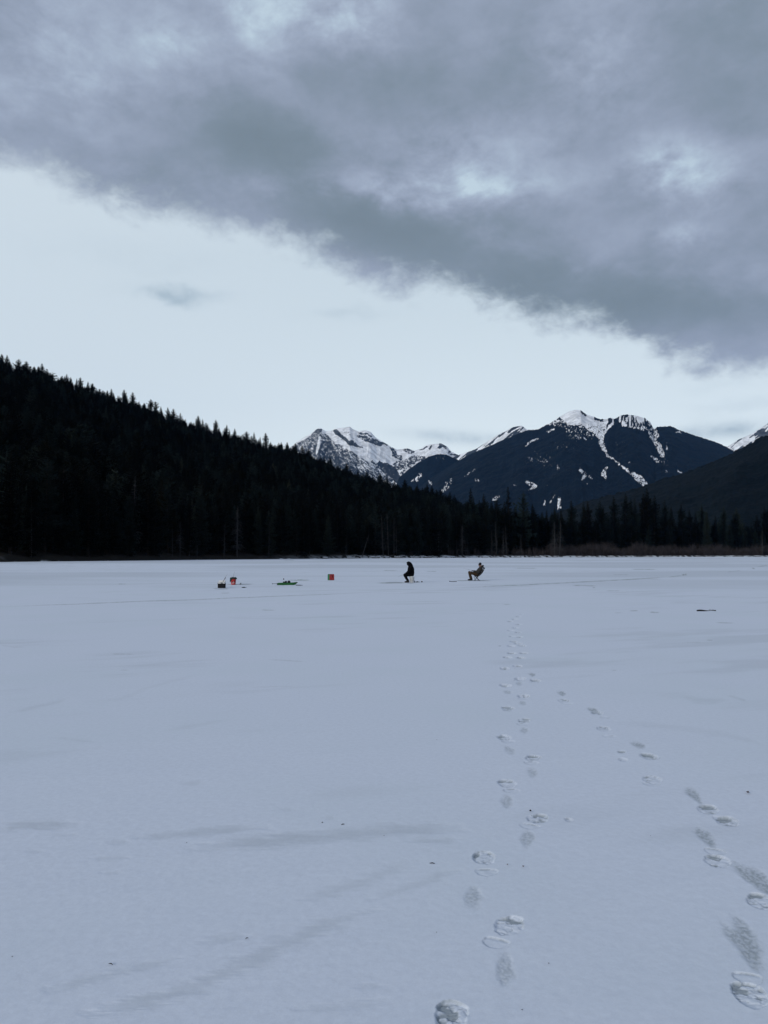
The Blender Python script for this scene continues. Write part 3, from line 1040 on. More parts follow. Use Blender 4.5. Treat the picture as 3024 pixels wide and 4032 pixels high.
def paint_center(px, py, A, B, V):
    wx = fbm(px / 16, py / 16, 401, 4) - .5
    wy = fbm(px / 16, py / 16, 411, 4) - .5
    x, y = px + wx * 16, py + wy * 16
    fine = fbm(px / 5, py / 7, 421, 4)
    mid = fbm(px / 22, py / 14, 427, 4)
    s = np.full(px.shape, .02)
    rock = np.zeros(px.shape)
    # dusting that thins downhill
    hi = sstep(1850, 1650, py)
    s += .13 * hi * sstep(.45, .7, mid)
    # summit field and second top
    P = cv([(545, 80), (575, 60), (600, 40), (640, 30), (690, 50), (745, 85), (800, 82), (835, 85), (838, 125), (805, 150), (782, 195), (755, 205), (735, 172), (692, 150), (668, 122), (625, 132), (585, 118)], Z4)
    ins = fuzzy_poly(px + wx * 9, py + wy * 9, P, 0, 0, 0)
    s = np.where(ins > 0, .95 + .6 * (fine - .55), s)
    rk = seg_mask(x, y, cv([(660, 45), (685, 72)], Z4), [7, 6])
    s = np.where(rk > .3, .2, s); rock = np.where(rk > .3, .9, rock)
    rk = seg_mask(x, y, cv([(735, 95), (775, 98)], Z4), [6, 5]) + seg_mask(x, y, cv([(805, 90), (820, 105), (800, 130)], Z4), [6, 6, 3])
    s = np.where(rk > .35, .25 + .7 * (fine - .5), s)
    sk = seg_mask(x, y, cv([(470, 120), (540, 112), (600, 140), (680, 150), (720, 185)], Z4), [6, 12, 20, 20, 10])
    s = np.where((sk > .3) & (s < .6), .40 + 1.3 * (fine - .5), s)
    P = cv([(850, 85), (880, 62), (960, 65), (1012, 88), (1045, 118), (1052, 150), (1020, 152), (985, 152), (930, 140), (880, 132), (868, 118)], Z4)
    ins = fuzzy_poly(px + wx * 9, py + wy * 9, P, 0, 0, 0)
    ribs = fbm(px / 5, py / 22, 433, 3)
    s = np.where(ins > 0, .95 - 1.1 * sstep(.48, .62, ribs), s)
    chutes = (([(775, 180), (768, 215), (778, 250), (806, 285), (840, 315), (885, 350), (925, 380), (960, 402), (1000, 436)], [15, 12, 9, 7, 5.5, 5.5, 9, 15, 17], .80),
              ([(1000, 148), (1030, 180), (1055, 215), (1078, 245), (1095, 292)], [11, 13, 15, 17, 12], .80),
              ([(1045, 110), (1052, 150), (1066, 190)], [6, 9, 9], .9),
              ([(1032, 292), (1062, 310), (1078, 318)], [6, 10, 7], .75),
              ([(480, 160), (515, 148)], [4, 5], .8), ([(372, 235), (395, 212), (432, 196)], [4, 7, 4], .75), ([(490, 128), (560, 100)], [4, 4], .7),
              ([(655, 360), (678, 385), (672, 412)], [5, 14, 8], .78), ([(705, 400), (715, 408)], [9, 9], .7), ([(792, 350), (782, 382), (790, 410)], [8, 19, 10], .82),
              ([(365, 428), (392, 440), (418, 452), (385, 470)], [5, 12, 10, 5], .75), ([(440, 325), (470, 318)], [5, 6], .6),
              ([(192, 525), (225, 510)], [9, 9], .6), ([(470, 535), (470, 552)], [4, 5], .95), ([(545, 520), (545, 568)], [8, 13], .75), ([(500, 540), (520, 500)], [4, 4], .55),
              ([(1175, 360), (1195, 380)], [5, 4], .75), ([(1165, 158), (1192, 166)], [4, 5], .9), ([(1115, 380), (1120, 382)], [4, 4], .7), ([(690, 438), (694, 440)], [5, 5], .7),
              ([(480, 450), (484, 448)], [4, 4], .6), ([(305, 442), (310, 446)], [4, 4], .6), ([(920, 328), (922, 332)], [5, 5], .55), ([(680, 200), (690, 206)], [6, 6], .7),
              ([(40, 395), (95, 365)], [3, 3], .55), ([(95, 420), (105, 410)], [6, 6], .35))
    for pts, ws, val in chutes:
        mk = seg_mask(x, y, cv(pts, Z4), [w * .75 for w in ws])
        s = np.maximum(s, mk * (val + .55 * (fine - .5)))
    isl = seg_mask(x, y, cv([(1005, 160), (1025, 190)], Z4), [8, 5])
    s = np.where(isl > .4, .1, s)
    # thin snow showing through the wood
    for (cx, cy, rx, ry, k) in ((430, 310, 110, 50, .40), (650, 180, 90, 40, .46), (520, 350, 60, 40, .33), (880, 240, 60, 60, .24), (1110, 330, 60, 40, .26), (1120, 250, 14, 50, .44), (560, 240, 120, 30, .30)):
        qx, qy = cv([(cx, cy)], Z4)[0]
        g = np.exp(-((px - qx) / (rx * .738)) ** 2 - ((py - qy) / (ry * .738)) ** 2)
        s = np.maximum(s, g * (k + .95 * (fine - .5)))
    # round wooded knob at the left: light rock under it
    for pts, ws, val in (([(1150, 600), (1120, 640), (1080, 650)], [8, 10, 6], .55), ([(1228, 650), (1232, 680)], [6, 6], .55), ([(1360, 670), (1365, 710), (1340, 735)], [7, 9, 9], .6), ([(1400, 645), (1402, 670)], [4, 5], .6),
                         ([(1590, 555), (1520, 605)], [4, 3], .55), ([(1610, 640), (1600, 650)], [7, 7], .5), ([(1300, 445), (1340, 450)], [20, 16], .30)):
        mk = seg_mask(x, y, cv(pts, Z3), ws)
        s = np.maximum(s, mk * (val + .6 * (fine - .5)))
    tiny = fbm(px / 2.6, py / 4.0, 451, 2)
    s = s - .55 * sstep(.40, .72, tiny) * (s > .15) * (s < 1.05) * sstep(1640, 1700, py)
    return s, rock


def paint_none(px, py, A, B, V):
    return np.zeros(px.shape), np.zeros(px.shape)


sky_far_left = [(1000, 1880)] + cv([(60, 400), (130, 345), (200, 295), (275, 255), (292, 236), (330, 217), (380, 245), (430, 240), (470, 222), (530, 215), (575, 206), (600, 228), (640, 245), (700, 237), (745, 250), (790, 300), (850, 335),
                                        (880, 350), (910, 372), (960, 395), (1050, 385), (1100, 405), (1150, 390), (1210, 355), (1270, 348), (1320, 343), (1370, 370), (1400, 408), (1460, 440), (1540, 445), (1650, 470)], Z3) + [(2000, 1900)]
sky_back = [(1700, 1900)] + cv([(-60, 310), (0, 290), (100, 255), (200, 190), (300, 137), (345, 130), (370, 150), (420, 165), (520, 180)], Z4) + [(2350, 1850)]
sky_knob = [(1520, 2010)] + cv([(980, 620), (1050, 560), (1120, 510), (1220, 450), (1300, 430), (1360, 435), (1440, 470), (1480, 490), (1580, 560), (1700, 680)], Z3) + [(2010, 2010)]
sky_center = [(1560, 1990), (1700, 1880)] + cv([(0, 320), (100, 268), (200, 227), (300, 182), (370, 155), (430, 150), (500, 115), (560, 76), (600, 53), (630, 46), (660, 47), (690, 70), (720, 80), (760, 95), (800, 95), (820, 87), (840, 95), (870, 76), (905, 70),
                                                (950, 76), (1000, 90), (1030, 110), (1050, 150), (1068, 137), (1140, 132), (1190, 155), (1260, 180), (1340, 205), (1400, 225), (1440, 245), (1480, 270), (1560, 330)], Z4) + [(3120, 1930), (3400, 2060)]
sky_far_right = [(2700, 1880), (2800, 1800)] + cv([(1440, 245), (1500, 205), (1570, 175), (1620, 145), (1659, 117)], Z4) + [(3090, 1615), (3200, 1600), (3350, 1660), (3500, 1720), (3800, 1900)]
sky_right = [(1900, 2105), (2100, 2060)] + cv([(700, 530), (800, 505), (900, 480), (1000, 450), (1100, 412), (1200, 385), (1300, 350), (1400, 308), (1480, 265), (1550, 235), (1600, 205), (1659, 172)], Z4) + [(3200, 1620), (3500, 1540), (4000, 1500), (4600, 1560), (5400, 1900)]

mat_far = mountain_mat('far_snow_peak', (0.022, 0.026, 0.030), (0.06, 0.065, 0.07), tree_scale=0.055)
mat_mid = mountain_mat('wooded_mountain', (0.0036, 0.0064, 0.0095), (0.04, 0.04, 0.042), tree_scale=0.065)
mat_near = mountain_mat('dark_wooded_slope', (0.0012, 0.0042, 0.0062), (0.03, 0.03, 0.03), tree_scale=0.12)  # blue-green forest tint: part of the distance haze is put into the colour
mountain('snowy_mountain', 'snow-covered peak behind the dark ridge', sky_far_left, 11400, 3000, 620, 260, 101, mat_far, paint_far_left, .10, 5, 1.05, 800)
mountain('snowy_ridge', 'streaked snowy ridge behind the central mountain', sky_back, 10800, 1800, 380, 120, 131, mat_far, paint_back, .05, 4, 1.0, 600)
mountain('wooded_knob', 'dark rounded wooded knob below the snow bowl', sky_knob, 8200, 1500, 320, 130, 151, mat_mid, paint_center, .08, 6, .9, 500)
mountain('central_mountain', 'dark wooded mountain with snow chutes and white summit', sky_center, 7500, 2900, 1000, 300, 171, mat_mid, paint_center, .11, 8, .95, 740)
mountain('far_snowy_peak', 'snowy rocky shoulder behind the right slope', sky_far_right, 11600, 2100, 400, 120, 191, mat_far, paint_far_right, .06, 5, 1.0, 600)
mountain('dark_slope', 'dark wooded slope descending to the lake', sky_right, 2100, 1050, 900, 180, 211, mat_near, paint_none, .10, 7, 1.0, 270, 900)


# ------------------------------------------------------------------ conifers
def conifer_meshes(seed, rad, whorls, ragged, start=.06, droop=.35, sparse=0.0, topk=1.0):
    """crown and trunk of a conifer one metre tall"""
    rr = random.Random(seed)
    cm = MB()
    vs, fs = [], []
    lop = [rr.uniform(.7, 1.15) for _ in range(8)]
    bulge = [rr.uniform(1 - ragged, 1 + ragged) for _ in range(whorls + 1)]
    for w in range(whorls):
        f = w / (whorls - 1)
        z = start + (1 - start) * f ** .92 * .985
        env = (1 - f) ** (0.66 * topk)
        env = env * min(1, .45 + f * 4) + .012
        L0 = rad * env * bulge[w]
        nb = rr.randint(7, 9) if f < .85 else 6
        ph = rr.uniform(0, 6.28)
        for k in range(nb):
            if rr.random() < sparse + .06:
                continue
            a = ph + 6.283 * k / nb + rr.uniform(-.3, .3)
            L = L0 * lop[int(a / 6.283 * 8) % 8] * rr.uniform(1 - ragged * 1.2, 1 + ragged * .8)
            if L < .004:
                L = .004
            ca, sa = math.cos(a), math.sin(a)
            dr = droop * rr.uniform(.6, 1.4) * (1 - f * .9) - .30 * f
            zz = z + rr.uniform(-.006, .006)
            segs = 4 if L > .05 else 3
            pr = None
            for s in range(segs + 1):
                u = s / segs
                x = L * u
                h = zz - dr * x + .28 * L * u * u
                p = (x * ca, x * sa, h)
                if pr is not None:
                    wd = (.36 * L) * (1 - u * .70) * rr.uniform(.7, 1.25) + .006
                    hang = (.20 * L + .006) * rr.uniform(.6, 1.5)
                    px_, py_, pz_ = pr
                    i = len(vs)
                    lx, ly = -sa * wd, ca * wd
                    # two flat sprays and one hanging spray per segment
                    vs += [pr, p, ((px_ * .35 + p[0] * .65) + lx, (py_ * .35 + p[1] * .65) + ly, h - wd * .35),
                           pr, p, ((px_ * .35 + p[0] * .65) - lx, (py_ * .35 + p[1] * .65) - ly, h - wd * .35),
                           pr, p, ((px_ + p[0]) / 2 + lx * .3, (py_ + p[1]) / 2 + ly * .3, (pz_ + h) / 2 - hang)]
                    fs += [(i, i + 1, i + 2), (i + 4, i + 3, i + 5), (i + 6, i + 7, i + 8)]
                pr = p
    i = len(vs)
    vs += [(-.004, 0, .965), (.004, 0, .965), (0, 0, 1.0), (0, -.004, .965), (0, .004, .965), (0, 0, 1.0)]
    fs += [(i, i + 1, i + 2), (i + 3, i + 4, i + 5)]
    cm.add(vs, fs)
    tm = MB()
    tm.tube([(0, 0, -.03), (0, 0, .15), (rr.uniform(-.004, .004), 0, .5), (0, 0, .97)], [.016, .0125, .008, .0012], 7)
    c = cm.mesh('crown'); c.materials.append(M['needles'])
    t = tm.mesh('trunk'); t.materials.append(M['bark_dark'])
    return c, t


PROTO = [
    conifer_meshes(1, .17, 40, .30), conifer_meshes(2, .20, 36, .38, .04, .42), conifer_meshes(3, .155, 42, .28, .05, .30), conifer_meshes(4, .19, 34, .42, .10, .35, .14),
    conifer_meshes(5, .115, 46, .26, .03, .5), conifer_meshes(6, .135, 44, .30, .03, .45), conifer_meshes(7, .10, 44, .34, .05, .55, .08), conifer_meshes(8, .145, 32, .50, .18, .30, .30, .8),
]
NTREE = 0


def make_tree(t, D, H, kind, label, group, z=None, wide=1.0, name='conifer'):
    """one standing conifer: crown and trunk under an empty at its foot"""
    global NTREE
    zz = float(hill_z(np.array(t), np.array(D))) if z is None else z
    o = empty(name, (t * D, D, zz - .1), random.uniform(0, 6.28))
    o.scale = (H * wide, H * wide, H)
    o.rotation_euler[0] = random.uniform(-.025, .025)
    o.rotation_euler[1] = random.uniform(-.025, .025)
    tag(o, label, 'tree', group)
    for me, nm in zip(PROTO[kind], ('crown', 'trunk')):
        c = bpy.data.objects.new(nm, me)
        COL.objects.link(c)
        c.parent = o
    NTREE += 1
    return o


def tree_to(px, ytop, D, kind, label, group, lo=12, hi=48, wide=1.0):
    t, s = ray(px, ytop)
    t, s = float(t), float(s)
    z = float(hill_z(np.array(t), np.array(D)))
    H = min(max(CAMH + s * D - z, lo), hi) * (1.10 if hi > 45 else 1.05)
    return make_tree(t, D, H, kind, label, group, z, wide)


taken = []


def build_trees():
    G1, L1 = 'conifers on the ridge skyline', 'dark conifer in the row along the top of the wooded left ridge'
    # those that stand out of the skyline one by one
    named = [
        (6, 1398, 1, 'ragged dark conifer topping the ridge where it meets the left picture edge'), (75, 1417, 1, 'broad flat-topped conifer on the highest part of the ridge'),
        (100, 1424, 3, None), (166, 1434, 2, 'lone taller conifer standing above the ridge line between two clumps'), (135, 1446, 0, None), (198, 1480, 3, None), (300, 1494, 4, None), (318, 1490, 0, None), (365, 1512, 3, 'gappy leaning conifer on the upper ridge skyline'),
        (440, 1534, 2, None), (487, 1537, 0, 'upper one of two matching cone-shaped conifers rising above the ridge'), (524, 1548, 0, 'lower one of two matching cone-shaped conifers rising above the ridge'), (594, 1575, 1, 'round-headed conifer on the middle of the ridge skyline'),
        (612, 1584, 3, None), (664, 1607, 2, None), (681, 1613, 0, None), (712, 1629, 2, None), (778, 1640, 0, 'stout conifer with full crown halfway down the ridge line'), (800, 1654, 4, None), (853, 1657, 0, None), (893, 1676, 2, None),
        (925, 1690, 2, None), (972, 1701, 1, None), (1002, 1706, 4, None), (1026, 1724, 4, None), (1048, 1708, 0, 'tall pointed conifer standing clear of the ridge just left of the snowy peak'), (1068, 1742, 2, None), (1108, 1748, 1, None),
        (1165, 1748, 0, None), (1190, 1757, 3, None), (1215, 1768, 1, None), (1275, 1800, 2, None), (1300, 1803, 0, None), (1365, 1826, 0, None), (1410, 1850, 4, None), (1495, 1866, 1, 'bushy conifer before the foot of the snowy bowl'),
        (1522, 1880, 0, None), (1555, 1893, 4, None), (1595, 1890, 1, None), (1683, 1908, 5, None), (1700, 1915, 2, None), (1770, 1940, 0, None), (1790, 1950, 5, None)]
    for px, y, k, lab in named:
        t = float(ray(px, y)[0])
        D = float(ridge_d(t)) * random.uniform(.97, 1.0)
        tree_to(px, y, D, k, lab or L1, None if lab else G1, 15, 34, random.uniform(1.25, 1.6))
    for k in range(52):
        px = -20 + 1800 * (k + random.random()) / 52
        t = float(ray(px, 1700)[0])
        D = float(ridge_d(t)) * random.uniform(.93, 1.0)
        y0 = np.interp(px, [p[0] for p in SK], [p[1] for p in SK])
        tree_to(px, y0 + random.uniform(-20, 22), D, random.choice([0, 1, 2, 3, 4, 5, 7]), L1, G1, 12, 30, random.uniform(1.2, 1.7))
    # the wall of trees along the left and middle shore
    G2, L2 = 'conifers along the left and middle shore', 'tall dark conifer in the unbroken wall along the left shoreline'
    for k in range(118):
        px = -60 + 1880 * (k + random.random()) / 118
        t = float(ray(px, HOR)[0])
        D = float(shore(t)) + random.uniform(2.0, 16)
        make_tree(t, D, random.uniform(14, 25) * (1.0 if px < 1500 else 1.1), random.choice([0, 1, 2, 3, 5, 5, 7]), L2, G2, None, random.uniform(.85, 1.2))
    # spires on the right
    G3, L3 = 'spire conifers behind the right shore', 'dark spire-shaped conifer behind the bare brush of the right shore'
    right = [(1848, 1941, 4, 'pointed conifer at the right end of the ridge trees, below the central mountain'), (1866, 1970, 5, None), (1907, 1962, 5, None), (1888, 1985, 5, None), (1955, 1981, 3, None), (1985, 1990, 5, None),
             (2003, 1937, 6, 'tallest and narrowest conifer spire before the central mountain'), (2058, 1957, 3, 'ragged open-crowned conifer beside the tallest narrow spire'), (2095, 2000, 4, None), (2078, 2012, 5, None), (2030, 2010, 5, None),
             (2154, 2022, 4, None), (2184, 2013, 5, None), (2213, 2020, 4, None), (2250, 1988, 5, None), (2300, 1989, 4, None), (2318, 1992, 5, None), (2361, 1988, 5, None), (2376, 2004, 5, None), (2413, 1973, 5, None), (2457, 1962, 5, None), (2486, 1981, 4, None), (2504, 1981, 4, None),
             (2531, 1963, 5, None), (2553, 1943, 5, 'highest conifer of the dense clump in front of the right slope'), (2572, 1969, 5, None), (2619, 1984, 5, None), (2641, 2010, 4, None), (2677, 1995, 5, 'single full conifer standing apart between the clumps on the right shore'),
             (2715, 2022, 5, None), (2740, 2030, 4, None), (2767, 1999, 5, None), (2780, 2020, 4, None), (2814, 2042, 4, None), (2848, 2006, 5, None), (2900, 2013, 5, None), (2885, 2035, 5, None), (2981, 2040, 5, None), (3010, 2010, 5, None), (3030, 2000, 5, None), (3060, 2005, 5, None)]
    for px, y, k, lab in right:
        t = float(ray(px, y)[0])
        D = float(shore(t)) + random.uniform(22, 40)
        tree_to(px, y, D, k, lab or L3, None if lab else G3, 14, 52, random.uniform(1.15, 1.45) if k == 5 else random.uniform(1.0, 1.2))
    for k in range(34):
        px = 1830 + 1300 * (k + random.random()) / 34
        t = float(ray(px, HOR)[0])
        D = float(shore(t)) + random.uniform(16, 36)
        make_tree(t, D, random.uniform(20, 29), random.choice([4, 5, 5, 5]), L3, G3, None, random.uniform(1.1, 1.4))


build_trees()
print('trees', NTREE)


def build_forest():
    """the wood behind the trees one can tell apart: one object, crowns set out by geometry nodes"""
    P, Rv, S, Kd = [], [], [], []
    t0, t1 = -.80, .78
    D = 150.0
    while D < 1010:
        D += 5.8
        n = int((t1 - t0) * D / 5.8)
        for i in range(n):
            t = t0 + (t1 - t0) * (i + random.random()) / n
            d = D + random.uniform(-2.6, 2.6)
            s = float(np.interp(t, _sht, _shd)); r = float(np.interp(t, _rdt, _rdd))
            if d < s + 9 or d > r + 110:
                continue
            flat = t > .13
            if flat and (d < s + 28 or d > s + 150 or random.random() < .25):
                continue
            H = random.uniform(13, 21) if not flat else random.uniform(20, 27)
            if random.random() < .12:
                H *= 1.18
            P.append((t, d)); S.append((H * random.uniform(1.15, 1.6),) * 2 + (H,))
            Rv.append((random.uniform(-.04, .04), random.uniform(-.04, .04), random.uniform(0, 6.28)))
            Kd.append(random.choice([0, 1, 2, 3, 4, 5, 7] if not flat else [4, 5, 5, 6]))
    P = np.array(P)
    z = hill_z(P[:, 0], P[:, 1]) - .2
    co = np.stack([P[:, 0] * P[:, 1], P[:, 1], z], -1)
    print('forest', len(P))
    me = bpy.data.meshes.new('distant_forest')
    me.from_pydata([tuple(c) for c in co], [], [])
    for nm, typ, dat in (('tree_turn', 'FLOAT_VECTOR', Rv), ('tree_size', 'FLOAT_VECTOR', S)):
        a = me.attributes.new(nm, typ, 'POINT')
        a.data.foreach_set('vector', np.array(dat, np.float32).ravel())
    a = me.attributes.new('tree_kind', 'INT', 'POINT')
    a.data.foreach_set('value', np.array(Kd, np.int32))
    o = link('distant_forest', me, M['needles'])
    tag(o, 'dense dark conifer forest covering the ridge behind the front trees', kind='stuff')
    ng = bpy.data.node_groups.new('forest', 'GeometryNodeTree')
    ng.interface.new_socket('Geometry', in_out='INPUT', socket_type='NodeSocketGeometry')
    ng.interface.new_socket('Geometry', in_out='OUTPUT', socket_type='NodeSocketGeometry')
    N = ng.nodes
    gi, go, jn = N.new('NodeGroupInput'), N.new('NodeGroupOutput'), N.new('GeometryNodeJoinGeometry')

    def named(nm, dt):
        x = N.new('GeometryNodeInputNamedAttribute')
        x.data_type = dt
        x.inputs['Name'].default_value = nm
        return next(s for s in x.outputs if s.enabled and s.name == 'Attribute')
    kd, tr, sz = named('tree_kind', 'INT'), named('tree_turn', 'FLOAT_VECTOR'), named('tree_size', 'FLOAT_VECTOR')
    crowns = {}
    for ob in COL.objects:
        if ob.parent and ob.type == 'MESH' and ob.name.startswith('crown'):
            crowns.setdefault(ob.data.name, ob)
    for k, (cme, _t) in enumerate(PROTO):
        ob = crowns.get(cme.name)
        if ob is None:
            continue
        oi = N.new('GeometryNodeObjectInfo')
        oi.transform_space = 'ORIGINAL'
        oi.inputs['Object'].default_value = ob
        oi.inputs['As Instance'].default_value = False
        cp = N.new('FunctionNodeCompare')
        cp.data_type, cp.operation = 'INT', 'EQUAL'
        ii = [s for s in cp.inputs if s.enabled]
        ng.links.new(kd, ii[0]); ii[1].default_value = k
        ip = N.new('GeometryNodeInstanceOnPoints')
        ng.links.new(gi.outputs[0], ip.inputs['Points'])
        ng.links.new(cp.outputs[0], ip.inputs['Selection'])
        ng.links.new(oi.outputs['Geometry'], ip.inputs['Instance'])
        ng.links.new(tr, ip.inputs['Rotation'])
        ng.links.new(sz, ip.inputs['Scale'])
        ng.links.new(ip.outputs[0], jn.inputs[0])
    ng.links.new(jn.outputs[0], go.inputs[0])
    md = o.modifiers.new('forest', 'NODES')
    md.node_group = ng


build_forest()


# ------------------------------------------------------------------ dead trees, brush, driftwood
def snag_mesh(seed, nbr=70, droop=.25, spread=.16, start=.12):
    rr = random.Random(seed)
    tm, bm_ = MB(), MB()
    lx = rr.uniform(-.03, .03)
    tm.tube([(0, 0, -.03), (lx * .2, 0, .2), (lx * .6, .0, .6), (lx, 0, 1)], [.0125, .0105, .0065, .001], 6)
    for i in range(nbr):
        f = rr.random() ** .8
        z = start + (.98 - start) * f
        L = spread * (1 - f) ** .75 * rr.uniform(.35, 1.15) + .012
        a = rr.uniform(0, 6.283)
        ca, sa = math.cos(a), math.sin(a)
        w = .0022 * (1 - f * .6)
        pts = [(lx * z + 0, 0, z), (lx * z + ca * L * .5, sa * L * .5, z + L * .12), (lx * z + ca * L, sa * L, z + L * .12 - droop * L * rr.uniform(.3, 2.2))]
        bm_.tube(pts, [w * 1.6, w, w * .5], 3, False)
        for _ in range(3):
            u = rr.uniform(.3, .95)
            b0 = Vector(pts[1]).lerp(Vector(pts[2]), max(0, (u - .5) * 2)) if u > .5 else Vector(pts[0]).lerp(Vector(pts[1]), u * 2)
            a2 = a + rr.choice((-1, 1)) * rr.uniform(.5, 1.1)
            l2 = L * .4 * rr.uniform(.5, 1)
            bm_.tube([b0, b0 + Vector((math.cos(a2) * l2, math.sin(a2) * l2, -l2 * rr.uniform(.1, .8)))], [w * .8, w * .4], 3, False)
    t = tm.mesh('trunk'); t.materials.append(M['snag_wood'])
    b = bm_.mesh('branches'); b.materials.append(M['snag_wood'])
    return t, b


def build_snags():
    protos = [snag_mesh(1, 90, .3, .17), snag_mesh(2, 60, .2, .12), snag_mesh(3, 26, .2, .07, .3), snag_mesh(4, 110, .35, .22)]
    G, L = 'bare dead trees along the far shore', 'grey bare dead tree standing against the dark shore conifers'
    Z6 = (900, 1650, 1000 / 1659)
    Z5 = (0, 1380, 1000 / 1659)
    lst = []
    for x, y, k in ((1297, 668, 0), (1372, 665, 0), (1527, 690, 3), (1010, 625, 1), (1045, 610, 1), (1080, 640, 2), (1098, 690, 1), (1240, 780, 2), (1435, 740, 2), (1560, 790, 1), (1490, 780, 1), (1185, 740, 2), (765, 790, 1), (530, 800, 2), (60, 560, 0), (265, 650, 1), (1320, 780, 2)):
        lst.append((*cv([(x, y)], Z6)[0], k, None))
    for x, y, k in ((1180, 1110, 3), (1240, 1160, 0), (1130, 1180, 1), (1290, 1190, 1), (1550, 1020, 0), (1465, 1120, 1), (215, 1010, 1), (880, 820, 1), (690, 690, 2)):
        lst.append((*cv([(x, y)], Z5)[0], k, None))
    for x, y, k in ((25, 225, 0), (210, 200, 1), (245, 240, 1), (262, 225, 1), (340, 270, 1), (1625, 245, 1), (185, 250, 2)):
        lst.append((*cv([(x, y)], V7)[0], k, None))
    a, b2 = cv([(518, 205), (545, 200)], V7)
    lst.append((*a, 3, 'pale dead conifer with wide drooping twigs, the fuller of an adjoining pair beside the brush'))
    lst.append((*b2, 0, 'pale dead conifer, the thinner of an adjoining pair at the end of the brush'))
    a = cv([(32, 70)], V7)[0]
    for i, (px, y, k, lab) in enumerate(lst):
        t, s = (float(q) for q in ray(px, y))
        sh_ = float(shore(t))
        D = sh_ + random.uniform(.8, 3.2)
        if y < 1860:          # pale trunks up on the slope
            D = sh_ + (2184 - y) * .42
        z = float(hill_z(np.array(t), np.array(D)))
        H = min(max(CAMH + s * D - z, 9), 32)
        o = empty('dead_tree', (t * D, D, z - .1), random.uniform(0, 6.28))
        o.scale = (H, H, H)
        o.rotation_euler[1] = random.uniform(-.03, .03)
        tag(o, lab or L, 'dead tree', None if lab else G)
        for me, nm in zip(protos[k], ('trunk', 'branches')):
            c = bpy.data.objects.new(nm, me)
            COL.objects.link(c)
            c.parent = o
    # one leaning trunk
    (x0, y0), (x1, y1) = cv([(872, 878), (917, 735)], Z6)
    t, _ = (float(q) for q in ray(x0, y0))
    D = float(shore(t)) + 1.2
    z = float(hill_z(np.array(t), np.array(D)))
    mb = MB()
    hx = (x1 - x0) / F * D; hz = (y0 - y1) / F * D
    mb.tube([(0, 0, -.2), (hx * .5, .3, hz * .52), (hx, .6, hz)], [.20, .15, .05], 7)
    o = empty('leaning_tree', (t * D, D, z))
    tag(o, 'pale leaning dead trunk propped among the shore conifers', 'dead tree')
    mb.build('trunk', M['snag_wood'], o)
    tw = MB()
    for i in range(6):
        f = .45 + .09 * i
        p = Vector((hx * f, .6 * f, hz * f))
        a = i * 2.2
        tw.tube([p, p + Vector((math.cos(a) * .9, math.sin(a) * .9, .5))], [.035, .012], 4, False)
    tw.build('branches', M['snag_wood'], o)


build_snags()


def build_brush():
    rr = random.Random(5)
    vs, fs = [], []
    nst = 0
    for k in range(1500):
        px = 1560 + 1700 * (k + rr.random()) / 1500
        dens = np.interp(px, [1560, 1900, 2150, 2300, 3300], [.12, .25, .5, 1, 1])
        if rr.random() > dens:
            continue
        t = float(ray(px, HOR)[0])
        D = float(np.interp(t, _sht, _shd)) + rr.uniform(2, 17)
        z = float(hill_z(np.array(t), np.array(D)))
        H0 = rr.uniform(5, 11.5) * (0.6 + .7 * float(fbm(np.array(px / 60.), np.array(0.3), 77, 3)))
        if px < 2150:
            H0 *= .6
        for s in range(rr.randint(7, 11)):
            a = rr.uniform(0, 6.283)
            lean = rr.uniform(.02, .22)
            H = H0 * rr.uniform(.6, 1.0)
            b = Vector((t * D + rr.uniform(-.4, .4), D + rr.uniform(-.4, .4), z - .2))
            mid = b + Vector((math.cos(a) * lean * H * .4, math.sin(a) * lean * H * .4, H * .5))
            tip = b + Vector((math.cos(a) * lean * H, math.sin(a) * lean * H, H))
            wdt = rr.uniform(.05, .09)
            i = len(vs)
            vs += [b + Vector((-wdt, 0, 0)), b + Vector((wdt, 0, 0)), mid + Vector((wdt * .7, 0, 0)), mid + Vector((-wdt * .7, 0, 0)), tip]
            fs += [(i, i + 1, i + 2, i + 3), (i + 3, i + 2, i + 4)]
            for q in range(4):
                u = rr.uniform(.3, .9)
                p = b.lerp(mid, u * 2) if u < .5 else mid.lerp(tip, u * 2 - 1)
                a2 = rr.uniform(0, 6.283)
                e = p + Vector((math.cos(a2) * .16 * H, math.sin(a2) * .16 * H, H * rr.uniform(.08, .24)))
                i = len(vs)
                vs += [p + Vector((-.035, 0, 0)), p + Vector((.035, 0, 0)), e]
                fs += [(i, i + 1, i + 2)]
    mb = MB()
    mb.add(vs, fs)
    tag(mb.build('bare_brush', M['brush']), 'thicket of bare reddish-brown brush along the right shore', kind='stuff')


build_brush()


